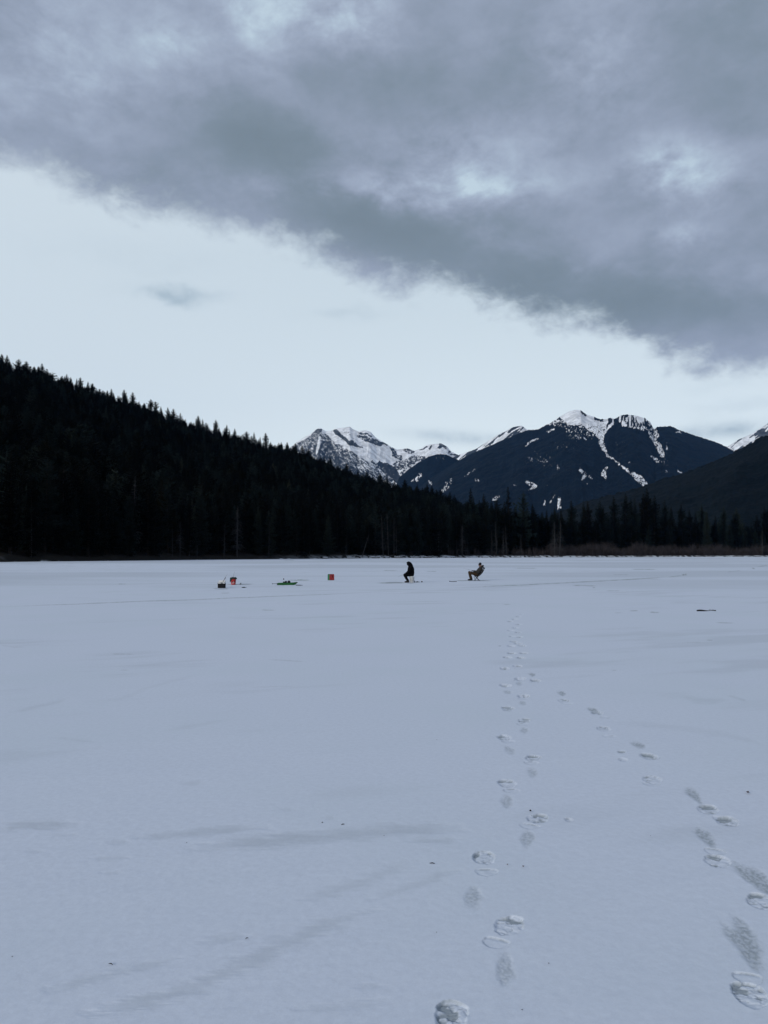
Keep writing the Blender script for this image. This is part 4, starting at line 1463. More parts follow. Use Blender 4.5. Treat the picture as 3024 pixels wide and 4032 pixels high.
def build_driftwood():
    rr = random.Random(9)
    snowm = simple('log_snow', (0.70, 0.74, 0.80), 0.9, 0.06, 3)
    for k in range(26):
        px = 1250 + 1790 * (k + rr.random()) / 26
        t = float(ray(px, HOR)[0])
        D = float(shore(t)) - rr.uniform(1.0, 4.0)
        L = rr.uniform(2.5, 8)
        r = rr.uniform(.16, .34)
        a = rr.gauss(.35, .3)
        o = empty('driftwood_log', (t * D, D, .0), a)
        mb = MB()
        mb.tube([(-L / 2, 0, r * .8), (-L * .2, .1, r * .95), (L * .25, -.06, r * .9), (L / 2, .05, r)], [r, r * .95, r * .8, r * .6], 8)
        mb.tube([(L * .1, 0, r), (L * .16, .2, r + .55)], [.07, .03], 5)
        mb.build('log', M['drift_wood'], o)
        sm = MB()
        sm.tube([(-L * .45, 0, r * 1.45), (-L * .2, .1, r * 1.6), (L * .25, -.06, r * 1.45), (L * .42, .05, r * 1.5)], [r * .5, r * .75, r * .6, r * .3], 8)
        sm.build('snow_cap', snowm, o, True)
        tag(o, 'snow-topped driftwood log lying at the edge of the far shore', 'log', 'driftwood logs along the far shore')


build_driftwood()


# ------------------------------------------------------------------ people
def skin_mesh(nodes, edges, sub=2, root=None, voxel=.011, folds=0.0):
    """nodes: {name: ((x,y,z), radius or (radius fore and aft, radius across))}; one continuous surface that tapers from joint to joint"""
    mb = MB()

    def rad(r):
        return (r, r) if not isinstance(r, tuple) else r
    for a, b in edges:
        (p0, r0), (p1, r1) = nodes[a], nodes[b]
        p0, p1, r0, r1 = Vector(p0), Vector(p1), rad(r0), rad(r1)
        n = max(2, int((p1 - p0).length / (min(r0[0], r1[0]) * .30)) + 1)
        for i in range(n + 1):
            f = i / n
            c = p0.lerp(p1, f)
            rx, ry = r0[0] + (r1[0] - r0[0]) * f, r0[1] + (r1[1] - r0[1]) * f
            mb.ellipsoid(c, (rx, ry, rx), 16, 10)
    me = mb.mesh('skin_tmp')
    o = bpy.data.objects.new('skin_tmp', me)
    COL.objects.link(o)
    rm = o.modifiers.new('r', 'REMESH')
    rm.mode, rm.voxel_size = 'VOXEL', voxel
    sm = o.modifiers.new('s', 'SMOOTH')
    sm.factor, sm.iterations = .5, 5 if voxel > .006 else 2
    dg = bpy.context.evaluated_depsgraph_get()
    out = bpy.data.meshes.new_from_object(o.evaluated_get(dg))
    bpy.data.objects.remove(o)
    bpy.data.meshes.remove(me)
    out.materials.clear()
    if folds:
        n = len(out.vertices)
        co = np.empty(n * 3, np.float32); out.vertices.foreach_get('co', co); co = co.reshape(-1, 3)
        nr = np.array([v.normal[:] for v in out.vertices])
        k = fbm(co[:, 0] / .10 + co[:, 1] / .13, co[:, 2] / .05, 5, 3) - .5
        co += (nr * (k * folds)[:, None]).astype(np.float32)
        out.vertices.foreach_set('co', co.ravel())
        out.update()
    return out


def join_meshes(name, mes):
    bm = bmesh.new()
    for me in mes:
        bm.from_mesh(me)
    out = bpy.data.meshes.new(name)
    bm.to_mesh(out)
    bm.free()
    out.shade_smooth()
    return out


def hand_chains(palm, fwd, side, curl, s=1.0):
    """five bent finger chains leaving the palm; fwd/side/curl are unit vectors"""
    res = []
    palm, fwd, side, curl = map(Vector, (palm, fwd, side, curl))
    for j, (off, ln) in enumerate(((-.030, .075), (-.010, .085), (.010, .080), (.030, .062))):
        b = palm + side * off
        p1 = b + fwd * .05
        p2 = p1 + (fwd * .6 + curl * .8) * ln * .45
        p3 = p2 + (fwd * -.2 + curl * 1.0) * ln * .35
        p4 = p3 + (fwd * -.75 + curl * .5) * ln * .25
        res.append(({'a': (b, .011), 'b': (p1, .0105), 'c': (p2, .0098), 'd': (p3, .009), 'e': (p4, .0075)}, [('a', 'b'), ('b', 'c'), ('c', 'd'), ('d', 'e')]))
    b = palm - side * .035 - fwd * .01
    p1 = b - side * .018 + fwd * .03 + curl * .012
    p2 = p1 + fwd * .03 + curl * .024 + side * .008
    res.append(({'a': (palm - side * .02 - fwd * .02, .013), 'b': (b, .012), 'c': (p1, .011), 'd': (p2, .009)}, [('a', 'b'), ('b', 'c'), ('c', 'd')]))
    return res


def face_parts(person, c, d, up, r):
    """eyes, nose shape is in the body; c head centre, d facing, up"""
    c, d, up = Vector(c), Vector(d).normalized(), Vector(up).normalized()
    s = d.cross(up).normalized()
    for k in (-1, 1):
        mb = MB()
        p = c + d * r * .88 + s * k * r * .36 + up * r * .08
        mb.ellipsoid(p, (.012, .012, .012), 10, 6)
        mb.build('eye', M['eye'], person, True)
    mb = MB()
    p = c + d * r * .92 - up * r * .52
    mb.ellipsoid(p, (.010, .026, .006), 10, 6)
    mb.build('mouth', simple('lips', (0.25, 0.10, 0.09), .6), person, True)


def sided(nodes, edges, y):
    return nodes, edges


def build_man_on_bucket():
    base = at(1570 + 650 / 13.825, 2200 + 1300 / 13.825)
    N = {
        'pelvis': ((.07, 0, .505), (.125, .14)), 'belly': ((.07, 0, .62), (.13, .15)), 'chest': ((.03, 0, .82), (.135, .16)), 'neck': ((-.05, 0, .97), (.06, .06)),
        'head1': ((-.10, 0, 1.06), (.075, .07)), 'head2': ((-.125, 0, 1.12), (.095, .078)), 'head3': ((-.115, 0, 1.155), (.08, .07)), 'nose': ((-.205, 0, 1.085), (.020, .017))}
    E = [('pelvis', 'belly'), ('belly', 'chest'), ('chest', 'neck'), ('neck', 'head1'), ('head1', 'head2'), ('head2', 'head3'), ('head2', 'nose')]
    J, EJ = {'hem': ((.005, 0, .545), (.205, .225)), 'waist': ((.005, 0, .60), (.215, .225)), 'chest': ((.02, 0, .80), (.195, .215)), 'collar': ((-.02, 0, .965), (.12, .13))}, [('hem', 'waist'), ('waist', 'chest'), ('chest', 'collar')]
    T, ET = {'seat': ((.07, 0, .50), (.14, .20))}, []
    boots = []
    fingers = []
    for k, sd_ in ((-1, 'n'), (1, 'f')):
        N.update({sd_ + 'hip': ((.0, k * .10, .475), .085), sd_ + 'knee': ((-.34, k * .14, .435), .058), sd_ + 'ankle': ((-.155, k * .13, .11), .040), sd_ + 'toe': ((-.29, k * .138, .045), .026),
                  sd_ + 'sh': ((.02, k * .18, .89), .062), sd_ + 'el': ((-.11, k * .27, .64), .045), sd_ + 'wr': ((-.27, k * .10, .545), .030), sd_ + 'palm': ((-.325, k * .075, .535), (.024, .038))})
        E += [('pelvis', sd_ + 'hip'), (sd_ + 'hip', sd_ + 'knee'), (sd_ + 'knee', sd_ + 'ankle'), (sd_ + 'ankle', sd_ + 'toe'), ('chest', sd_ + 'sh'), (sd_ + 'sh', sd_ + 'el'), (sd_ + 'el', sd_ + 'wr'), (sd_ + 'wr', sd_ + 'palm')]
        J.update({sd_ + 'sh': ((.03, k * .19, .865), .105), sd_ + 'el': ((-.105, k * .275, .64), .088), sd_ + 'wr': ((-.26, k * .105, .55), .055)})
        EJ += [('chest', sd_ + 'sh'), (sd_ + 'sh', sd_ + 'el'), (sd_ + 'el', sd_ + 'wr')]
        T.update({sd_ + 'hip': ((.0, k * .11, .480), .108), sd_ + 'knee': ((-.345, k * .14, .435), .085), sd_ + 'shin': ((-.24, k * .135, .24), .075), sd_ + 'cuff': ((-.165, k * .13, .13), .066)})
        ET += [('seat', sd_ + 'hip'), (sd_ + 'hip', sd_ + 'knee'), (sd_ + 'knee', sd_ + 'shin'), (sd_ + 'shin', sd_ + 'cuff')]
        boots.append(skin_mesh({'a': ((-.155, k * .13, .13), .062), 'b': ((-.14, k * .13, .058), (.058, .054)), 'c': ((-.24, k * .135, .05), (.050, .052)), 'd': ((-.325, k * .14, .042), (.038, .047)), 'e': ((-.20, k * .133, .095), .055)}, [('a', 'b'), ('b', 'c'), ('c', 'd'), ('a', 'e'), ('e', 'c')], 2, 'b'))
        for q, (n, e) in enumerate(hand_chains((-.325, k * .075, .535), (-.95, -k * .2, -.2), (0, -k * 1.0, .1), (-.15, -k * .4, -.9))):
            fingers.append(skin_mesh({a: (v[0], v[1] + .0035) for a, v in n.items()}, e, 1, 'a', .004))
            N.update({'%s%d%s' % (sd_, q, a): v for a, v in n.items()})
            E += [('%s%d%s' % (sd_, q, a), '%s%d%s' % (sd_, q, b)) for a, b in e]
    body = join_meshes('person', [skin_mesh(N, E, 2, 'pelvis', .005)])
    p = link('person', body, M['skin'])
    p.location = base
    tag(p, 'person in black hooded jacket and black trousers hunched on a white bucket', 'person')
    link('jacket', skin_mesh(J, EJ, 2, 'hem', .012, .03), M['black_cloth'], p, True)
    link('trousers', skin_mesh(T, ET, 2, 'seat', .011, .022), M['black_cloth_trousers'], p, True)
    hd = skin_mesh({'a': ((.015, 0, .97), (.135, .145)), 'b': ((-.06, 0, 1.09), (.135, .13)), 'c': ((-.125, 0, 1.145), (.108, .105))}, [('a', 'b'), ('b', 'c')], 2, 'a', .010, .012)
    palms = [skin_mesh({'a': ((-.262, k * .105, .548), .036), 'b': ((-.335, k * .073, .533), (.029, .043))}, [('a', 'b')], 1, 'a', .006) for k in (-1, 1)]
    link('glove', join_meshes('glove', fingers + palms), M['knit'], p)
    link('hood', hd, M['black_cloth'], p, True)
    link('face_mask', skin_mesh({'a': ((-.12, 0, 1.07), (.082, .078)), 'b': ((-.155, 0, 1.085), (.078, .070))}, [('a', 'b')], 2, 'a', .008), M['knit'], p, True)
    link('hood_brim', skin_mesh({'a': ((-.19, -.05, 1.155), .035), 'b': ((-.215, 0, 1.165), .038), 'c': ((-.19, .05, 1.155), .035)}, [('a', 'b'), ('b', 'c')], 2, 'a', .008), M['black_cloth'], p, True)
    for bt in boots:
        link('boot', bt, M['boot_leather'], p, True)
    face_parts(p, (-.125, 0, 1.12), (-1, 0, -.35), (-.35, 0, 1), .1)
    # short jigging rod in the hands
    r = empty('ice_fishing_rod', base + Vector((-.375, .0, .50)))
    tag(r, 'short grey rod held low over the ice by the hooded man on the bucket', 'fishing rod')
    MB().tube([(.16, 0, .06), (-.06, 0, -.02)], .011, 8).build('handle', M['cork'], r)
    MB().tube([(-.05, 0, -.017), (-.24, 0, -.09), (-.36, 0, -.18)], [.006, .004, .0025], 6).build('blank', M['rod_grey'], r)
    # bucket seat
    bx = empty('bucket', base + Vector((.075, 0, 0)))
    tag(bx, 'white plastic bucket serving as a seat under the man in black', 'bucket')
    MB().lathe([(.118, 0), (.122, .012), (.130, .12), (.133, .122), (.133, .135), (.131, .137), (.142, .30), (.150, .303), (.150, .325), (.143, .328), (.146, .345), (.12, .35)], 32).build('shell', M['dull_white_plastic'], bx, False)
    MB().lathe([(.155, .345), (.158, .352), (.158, .365), (.150, .372), (.05, .374)], 32).build('lid', M['white_plastic'], bx)
    h = MB().tube([(-.10, -.115, .30), (-.09, -.155, .18), (.0, -.172, .12), (.09, -.155, .18), (.10, -.115, .30)], .004, 6)
    h.build('handle', M['tin'], bx)
    # things on the ice behind him
    S4 = 1 / 13.825

    def g(x, y):
        return at(1570 + x * S4, 2200 + y * S4)
    q = g(866, 1300)
    t = empty('flask', q)
    tag(t, 'small dark blue flask standing against the white bucket', 'flask')
    MB().lathe([(.024, 0), (.026, .006), (.026, .085), (.018, .098)], 20).build('bottle', M['steel_blue'], t, True)
    MB().lathe([(.0185, .096), (.0185, .118), (.015, .121)], 20).build('cap', M['black_plastic'], t)
    q = g(1262, 1285)
    t = empty('bait_tub', q)
    tag(t, 'small dark tub with a pale lid beyond the hole behind the bucket', 'tub')
    MB().lathe([(.036, 0), (.040, .004), (.044, .062), (.044, .066)], 22).build('cup', M['black_plastic'], t, False)
    MB().lathe([(.047, .064), (.047, .082), (.040, .086)], 22).build('lid', M['dull_white_plastic'], t)
    return g


def fish(loc, L, label, rz=0):
    o = empty('fish', loc, rz)
    tag(o, label, 'fish')
    mb = MB()
    secs = [(-.50, .010, .008), (-.46, .035, .020), (-.38, .065, .036), (-.22, .098, .050), (-.02, .110, .054), (.15, .088, .042), (.30, .052, .024), (.38, .034, .014), (.41, .034, .010)]
    n = 12
    vs, fs = [], []
    for (x, h, w) in secs:
        for k in range(n):
            a = 6.283 * k / n
            vs.append((x * L, w * L * math.sin(a), .11 * L + h * L * math.cos(a)))
    for i in range(len(secs) - 1):
        for k in range(n):
            fs.append((i * n + k, i * n + (k + 1) % n, (i + 1) * n + (k + 1) % n, (i + 1) * n + k))
    fs += [tuple(range(n - 1, -1, -1)), tuple((len(secs) - 1) * n + k for k in range(n))]
    mb.add(vs, fs)
    mb.build('body', M['fish_skin'], o, True)

    def fin(name, pts, th=.004):
        m2 = MB()
        q = len(pts)
        m2.add([(x * L, -th, z * L) for x, z in pts] + [(x * L, th, z * L) for x, z in pts],
               [tuple(range(q)), tuple(range(2 * q - 1, q - 1, -1))] + [(i, q + i, q + (i + 1) % q, (i + 1) % q) for i in range(q)])
        m2.build(name, M['steel_blue'], o)
    fin('tail_fin', [(.39, .13), (.50, .20), (.47, .11), (.50, .02), (.39, .09)])
    fin('dorsal_fin', [(-.06, .20), (.0, .27), (.08, .25), (.11, .19)])
    return o


g1 = build_man_on_bucket()
fish(g1(1020, 1285), .26, 'dark fish lying on the ice between the white bucket and the small tub')


def build_man_in_chair():
    S5 = 1 / 9.759
    k0 = .001664
    base = at(1760 + 1000 * S5, 2200 + 835 * S5)

    def c(x, y, lat=0.0):
        return ((x - 1000) * k0, lat, (835 - y) * k0)
    N = {'pelvis': (c(1165, 605), (.12, .14)), 'belly': (c(1215, 525), (.12, .14)), 'chest': (c(1285, 420), (.12, .155)), 'neck': (c(1305, 325), (.055, .055)),
         'head1': (c(1285, 280), (.07, .065)), 'head2': (c(1276, 240), (.09, .075)), 'head3': (c(1285, 205), (.08, .07)), 'nose': (c(1222, 262), (.019, .016))}
    E = [('pelvis', 'belly'), ('belly', 'chest'), ('chest', 'neck'), ('neck', 'head1'), ('head1', 'head2'), ('head2', 'head3'), ('head2', 'nose')]
    J, EJ = {'hem': (c(1160, 585), (.15, .19)), 'waist': (c(1207, 520), (.17, .20)), 'chest': (c(1275, 425), (.168, .20)), 'collar': (c(1310, 345), (.10, .11))}, [('hem', 'waist'), ('waist', 'chest'), ('chest', 'collar')]
    T, ET = {'seat': (c(1160, 612), (.125, .175))}, []
    boots, fingers = [], []
    for k, s in ((-1, 'n'), (1, 'f')):
        off = 0 if k < 0 else -14
        N.update({s + 'hip': (c(1120, 600, k * .10), .08), s + 'knee': (c(862, 535 + off, k * .13), .055), s + 'ankle': (c(930, 765, k * .13), .040), s + 'toe': (c(845, 808, k * .138), .026),
                  s + 'sh': (c(1310, 390, k * .18), .058), s + 'el': (c(1185, 520, k * .25), .044), s + 'wr': (c(1030, 478, k * .08), .030), s + 'palm': (c(995, 466, k * .06), (.024, .036))})
        E += [('pelvis', s + 'hip'), (s + 'hip', s + 'knee'), (s + 'knee', s + 'ankle'), (s + 'ankle', s + 'toe'), ('chest', s + 'sh'), (s + 'sh', s + 'el'), (s + 'el', s + 'wr'), (s + 'wr', s + 'palm')]
        J.update({s + 'sh': (c(1302, 395, k * .18), .104), s + 'el': (c(1185, 515, k * .25), .086), s + 'wr': (c(1045, 480, k * .085), .058)})
        EJ += [('chest', s + 'sh'), (s + 'sh', s + 'el'), (s + 'el', s + 'wr')]
        T.update({s + 'hip': (c(1120, 598, k * .11), .098), s + 'knee': (c(868, 535 + off, k * .13), .082), s + 'shin': (c(895, 650, k * .13), .078), s + 'cuff': (c(920, 745, k * .13), .072)})
        ET += [('seat', s + 'hip'), (s + 'hip', s + 'knee'), (s + 'knee', s + 'shin'), (s + 'shin', s + 'cuff')]
        boots.append(skin_mesh({'a': (c(935, 755, k * .13), .062), 'b': (c(945, 800, k * .13), (.056, .054)), 'c': (c(880, 805, k * .135), (.050, .052)), 'd': (c(825, 808, k * .14), (.038, .047)), 'e': (c(905, 780, k * .133), .055)}, [('a', 'b'), ('b', 'c'), ('c', 'd'), ('a', 'e'), ('e', 'c')], 2, 'b'))
        fingers += [skin_mesh(n, e, 1, 'a', .004) for n, e in hand_chains(c(995, 466, k * .06), (-.95, -k * .25, .1), (0, -k, .1), (-.1, -k * .4, -.9))]
    body = join_meshes('person', [skin_mesh(N, E, 2, 'pelvis', .006)])
    p = link('person', body, M['skin'])
    p.location = base
    tag(p, 'person in dark hat, patterned jacket and tan trousers leaning back in a folding chair', 'person')
    palms = [skin_mesh({'a': (c(1038, 480, k * .083), .036), 'b': (c(990, 465, k * .058), (.029, .042))}, [('a', 'b')], 1, 'a', .006) for k in (-1, 1)]
    link('glove', join_meshes('glove', fingers + palms), M['glove'], p)
    link('jacket', skin_mesh(J, EJ, 2, 'hem', .012, .03), M['camo'], p, True)
    link('trousers', skin_mesh(T, ET, 2, 'seat', .011, .022), M['tan_trousers'], p, True)
    hd = skin_mesh({'a': (c(1322, 330), (.085, .11)), 'b': (c(1375, 285), (.075, .10)), 'c': (c(1392, 262), (.05, .08))}, [('a', 'b'), ('b', 'c')], 2, 'a')
    link('hood', hd, M['camo'], p, True)
    link('collar', skin_mesh({'a': (c(1275, 312), (.06, .07)), 'b': (c(1310, 318), (.065, .075))}, [('a', 'b')], 2, 'a'), M['knit'], p, True)
    hat = skin_mesh({'a': (c(1270, 222), (.098, .09)), 'b': (c(1283, 198), (.092, .085)), 'c': (c(1292, 178), (.055, .055))}, [('a', 'b'), ('b', 'c')], 2, 'a')
    link('knit_hat', hat, M['knit'], p, True)
    for bt in boots:
        link('boot', bt, M['boot_leather'], p, True)
    face_parts(p, c(1276, 250), (-1, 0, -.1), (-.1, 0, 1), .09)
    r = empty('ice_fishing_rod', base + Vector(c(985, 455)))
    tag(r, 'thin rod pointing away from the seated man in the patterned jacket', 'fishing rod')
    d = Vector(c(620, 358)) - Vector(c(985, 455))
    MB().tube([d * -.18, d * .12], .012, 8).build('handle', M['cork'], r)
    MB().tube([d * .12, d * .6, d], [.006, .004, .002], 6).build('blank', M['rod_grey'], r)
    MB().lathe([(.02, -.012), (.024, -.008), (.024, .008), (.02, .012)], 14, (.0, -.02, -.035)).build('reel', M['dark_metal'], r)
    # folding chair
    ch = empty('folding_chair', base)
    tag(ch, 'black folding camp chair with crossed legs under the reclining man', 'chair')
    for k in (-1, 1):
        y = k * .21
        MB().tube([c(1045, 628, y), c(1150, 735, y), c(1245, 838, y)], .013, 8).build('leg', M['dark_metal'], ch)
        MB().tube([c(1190, 690, y * .93), c(1120, 760, y * .93), c(1055, 838, y * .93)], .013, 8).build('leg', M['dark_metal'], ch)
        MB().tube([c(1160, 712, y), c(1290, 560, y), c(1405, 410, y)], .013, 8).build('back_post', M['dark_metal'], ch)
    mb = MB()
    n = 8
    for i in range(n + 1):
        f = i / n
        sag = -.05 * math.sin(math.pi * f)
        a = Vector(c(1040 + 155 * f, 628 + 60 * f)) + Vector((0, 0, sag))
        for (yy, dzv) in ((-.21, 0), (.21, 0), (.21, -.012), (-.21, -.012)):
            mb.v.append((a.x, yy, a.z + dzv))
    for i in range(n):
        for j in range(4):
            mb.f.append((i * 4 + j, i * 4 + (j + 1) % 4, i * 4 + 4 + (j + 1) % 4, i * 4 + 4 + j))
    mb.f += [(3, 2, 1, 0), (n * 4, n * 4 + 1, n * 4 + 2, n * 4 + 3)]
    mb.build('seat', M['black_cloth'], ch)
    mb = MB()
    for i in range(n + 1):
        f = i / n
        a = Vector(c(1215 + 195 * f, 655 - 245 * f)) + Vector((.03 * math.sin(math.pi * f), 0, -.02 * math.sin(math.pi * f)))
        for (yy, dv) in ((-.215, 0), (.215, 0), (.215, .014), (-.215, .014)):
            mb.v.append((a.x + dv * 1.5, yy, a.z - dv))
    for i in range(n):
        for j in range(4):
            mb.f.append((i * 4 + j, i * 4 + (j + 1) % 4, i * 4 + 4 + (j + 1) % 4, i * 4 + 4 + j))
    mb.f += [(3, 2, 1, 0), (n * 4, n * 4 + 1, n * 4 + 2, n * 4 + 3)]
    mb.build('backrest', M['black_cloth'], ch)
    MB().tube([c(1405, 325, -.2), c(1432, 362, -.2), c(1418, 400, -.2)], [.02, .028, .02], 8).tube([c(1405, 325, .2), c(1432, 362, .2), c(1418, 400, .2)], [.02, .028, .02], 8).tube([c(1425, 365, -.21), c(1425, 365, .21)], .045, 10).build('headrest_roll', M['camo'], ch)
    MB().tube([c(1045, 640, -.22), c(1030, 690, -.23), c(1038, 745, -.23), c(1060, 785, -.22)], [.012, .014, .014, .010], 6).build('strap', M['navy_cloth'], ch)
    MB().tube([c(1160, 745, .15), c(1195, 790, .10), c(1185, 838, .05)], [.010, .012, .012], 6).build('storage_pouch', M['red_cloth'], ch)
    # bent tool on the ice
    t = empty('ice_scoop', at(1760 + 225 * S5, 2200 + 890 * S5))
    tag(t, 'dark long-handled scoop lying on the ice before the seated man in tan trousers', 'scoop')
    MB().tube([(-.11, 0, .025), (.24, .0, .022)], .017, 8).build('handle', M['dark_metal'], t)
    sc = MB()
    sc.lathe([(.02, 0), (.05, .008), (.065, .025), (.062, .026), (.045, .012), (.01, .006)], 16, (-.175, 0, .015))
    sc.tube([(-.22, 0, .06), (-.16, 0, .045), (-.10, 0, .025)], [.012, .016, .016], 8)
    sc.build('bowl', M['steel_blue'], t)


build_man_in_chair()


# ------------------------------------------------------------------ gear on the ice at the left
def build_gear():
    S2 = 170 / 1659

    def g2(x, y):
        return at(840 + x * S2, 2240 + y * S2)
    # --- cooler
    k = .001287
    b = g2(322, 735)
    o = empty('cooler', b, .06)
    tag(o, 'small cooler with black lower half and white open top', 'cooler')
    MB().rbox((0, 0, .01), (.365, .27, .215), .03).build('lower_body', M['black_plastic'], o)
    MB().rbox((0, 0, .224), (.350, .262, .055), .028).build('upper_body', M['white_plastic'], o)
    MB().rbox((0, 0, .278), (.372, .285, .018), .03).build('rim', M['dull_white_plastic'], o)
    tilt = Matrix.Rotation(R(-72), 4, 'X')
    lid = MB().rbox((0, .150, .285), (.335, .27, .035), .03, (.98, .98), None)
    lid = MB()
    lid.rbox((0, .155, .285), (.34, .03, .085), .012, (.97, 1))
    lid.build('lid', M['white_plastic'], o)
    MB().rbox((.015, -.136, .232), (.10, .008, .036), .003).build('latch', M['grey_plastic'], o)
    for sx in (-1, 1):
        MB().tube([(sx * .185, -.08, .20), (sx * .20, -.06, .225), (sx * .20, .06, .225), (sx * .185, .08, .20)], .008, 6).build('handle', M['black_plastic'], o)
    r = empty('ice_fishing_rod', b + Vector(((375 - 322) * k, .05, (735 - 452) * k)))
    tag(r, 'rod with dark thick grip leaning out of the black and white cooler', 'fishing rod')
    h0, h1, h2 = Vector((-.02, 0, -.06)), Vector((83 * k, .02, 135 * k)), Vector((140 * k, .03, 235 * k))
    MB().tube([h0, h1], [.012, .013], 8).build('handle', M['dark_metal'], r)
    MB().tube([h1, h2], [.004, .002], 6).build('blank', M['rod_grey'], r)
    MB().lathe([(.018, -.01), (.024, -.006), (.024, .006), (.018, .01)], 14, (h1.x * .6 + .03, -.01, h1.z * .5)).build('reel', M['dark_metal'], r)
    # --- red bucket
    k = .001433
    b = g2(770, 607)
    o = empty('bucket', b)
    tag(o, 'red plastic bucket with a white and black emblem, dark cloth over its rim', 'bucket')
    MB().lathe([(.118, 0), (.121, .010), (.140, .26), (.147, .262), (.147, .278), (.142, .28), (.150, .335), (.155, .338), (.155, .35), (.146, .352), (.140, .30), (.112, .02), (.01, .015)], 36, close=False).build('shell', M['red_plastic'], o)
    MB().tube([(-.145, 0, .32), (-.12, -.10, .20), (0, -.165, .16), (.12, -.10, .20), (.145, 0, .32)], .004, 6).build('handle', M['dark_metal'], o)

    def decal(pts, out, name, mat):
        # a flat mark that follows the bucket's curved side
        mb = MB()
        n = 8
        L = []
        for (x, z, w) in pts:
            L.append((x, z, w))
        rows = []
        for i in range(len(L) - 1):
            for q in range(n):
                f = q / n
                rows.append(tuple(L[i][j] * (1 - f) + L[i + 1][j] * f for j in range(3)))
        rows.append(L[-1])
        vs = []
        for (x, z, w) in rows:
            for s in (-1, 0, 1):
                xx = x + s * w / 2
                rad = .121 + (z - .01) / .25 * .019 + out
                a = -math.pi / 2 + xx / .135
                vs.append((rad * math.cos(a), rad * math.sin(a), z + s * w * .15))
        fs = []
        for i in range(len(rows) - 1):
            for s in range(2):
                fs.append((i * 3 + s, i * 3 + s + 1, i * 3 + 3 + s + 1, i * 3 + 3 + s))
        mb.add(vs, fs)
        mb.build(name, mat, o)
    white, blk = M['white_plastic'], M['black_plastic']
    decal([(-.07, .05, .012), (-.03, .085, .035), (.02, .14, .045), (.035, .185, .02)], .0025, 'emblem', white)
    decal([(.03, .055, .012), (.055, .09, .03), (.07, .13, .02)], .0025, 'emblem', white)
    decal([(-.062, .09, .012), (-.045, .13, .03), (-.035, .185, .014)], .0045, 'emblem', blk)
    decal([(-.012, .13, .012), (.008, .155, .024), (.022, .185, .010)], .0050, 'emblem', blk)
    cl = MB()
    rr = random.Random(3)
    n = 40
    rings = [(.02, .395), (.09, .405), (.145, .385), (.172, .36), (.178, .32), (.176, .29)]
    vs, fs = [], []
    for j, (rad, z) in enumerate(rings):
        for q in range(n):
            a = 6.283 * q / n
            w = 1 + .06 * math.sin(5 * a + j) + .05 * math.sin(9 * a)
            zz = z + .014 * math.sin(3 * a + j * 1.3) + rr.uniform(-.006, .006)
            if j >= 4:
                left = max(0, math.cos(a - math.pi - .25)) ** 3
                zz -= left * (.07 if j == 4 else .155) - (.03 if j == 5 else 0) * (1 - left)
            vs.append((rad * w * math.cos(a) * 1.06, rad * w * math.sin(a), zz))
    for j in range(len(rings) - 1):
        for q in range(n):
            fs.append((j * n + q, j * n + (q + 1) % n, (j + 1) * n + (q + 1) % n, (j + 1) * n + q))
    fs.append(tuple(range(n - 1, -1, -1)))
    cl.add(vs, fs)
    c = cl.mesh('draped_jacket')
    co = link('draped_jacket', c, M['dark_green_cloth'], None, True)
    co.location = b
    sm = co.modifiers.new('thick', 'SOLIDIFY'); sm.thickness = .012; sm.offset = 1
    tag(co, 'dark green jacket draped over the rim of the red bucket', 'jacket')
    r = empty('ice_fishing_rod', b + Vector((-.005, .02, .30)))
    tag(r, 'thin upright rod sticking up out of the red bucket', 'fishing rod')
    MB().tube([(0, 0, -.1), (.0, 0, .13)], .010, 8).build('handle', M['cork'], r)
    MB().tube([(0, 0, .13), (.02, 0, .27), (.055, .01, .44)], [.006, .004, .002], 6).build('blank', M['rod_grey'], r)
    # --- tins

    def tin(loc, rad, h, lab):
        t = empty('tin_can', loc)
        tag(t, lab, 'can')
        MB().lathe([(rad * .96, 0), (rad, .004), (rad, .012), (rad * .97, .016), (rad * .97, h * .32), (rad * .99, h * .35), (rad * .97, h * .38), (rad * .97, h * .62), (rad * .99, h * .65), (rad * .97, h * .68), (rad * .97, h - .014), (rad, h - .010), (rad, h)], 24).build('can', M['tin'], t, False)
        MB().lathe([(rad * .93, h - .002), (rad * .93, h + .002), (rad * .5, h + .0025)], 24).build('lid', M['grey_plastic'], t)
    tin(g2(1048, 607), .034, .105, 'grey tin can standing on the ice beside the red bucket')
    S1 = 600 / 1659
    tin(at(800 + 876 * S1, 2180 + 288 * S1), .034, .118, 'grey tin can standing alone on the ice behind the green sled')
    fish(g2(1178, 732), .25, 'dark fish lying on the ice in front of the red bucket and grey can', .35)
    # --- sled
    S3 = 270 / 1659
    k = .002246

    def g3(x, y):
        return at(1060 + x * S3, 2260 + y * S3)
    b = g3(440, 266)
    o = empty('sled', b, .03)
    tag(o, 'green plastic pull sled with pointed bow loaded with dark bundles', 'sled')
    # hull sections along x: (x, half width bottom, half width top, z bottom, z top)
    sec = [(-.53, .13, .17, .012, .10), (-.50, .16, .20, .0, .105), (-.25, .17, .215, .0, .112), (.10, .17, .21, .0, .118), (.30, .15, .20, .004, .124), (.43, .11, .17, .025, .130), (.51, .06, .12, .085, .137), (.56, .02, .06, .128, .142)]
    vs, fs = [], []
    th = .012
    for (x, wb, wt, zb, zt) in sec:
        vs += [(x, -wt - .02, zt), (x, -wt, zt - .004), (x, -wb, zb), (x, wb, zb), (x, wt, zt - .004), (x, wt + .02, zt),
               (x, wt + .018, zt + .008), (x, wt - th, zt + .006), (x, wb - th, zb + th), (x, -wb + th, zb + th), (x, -wt + th, zt + .006), (x, -wt - .018, zt + .008)]
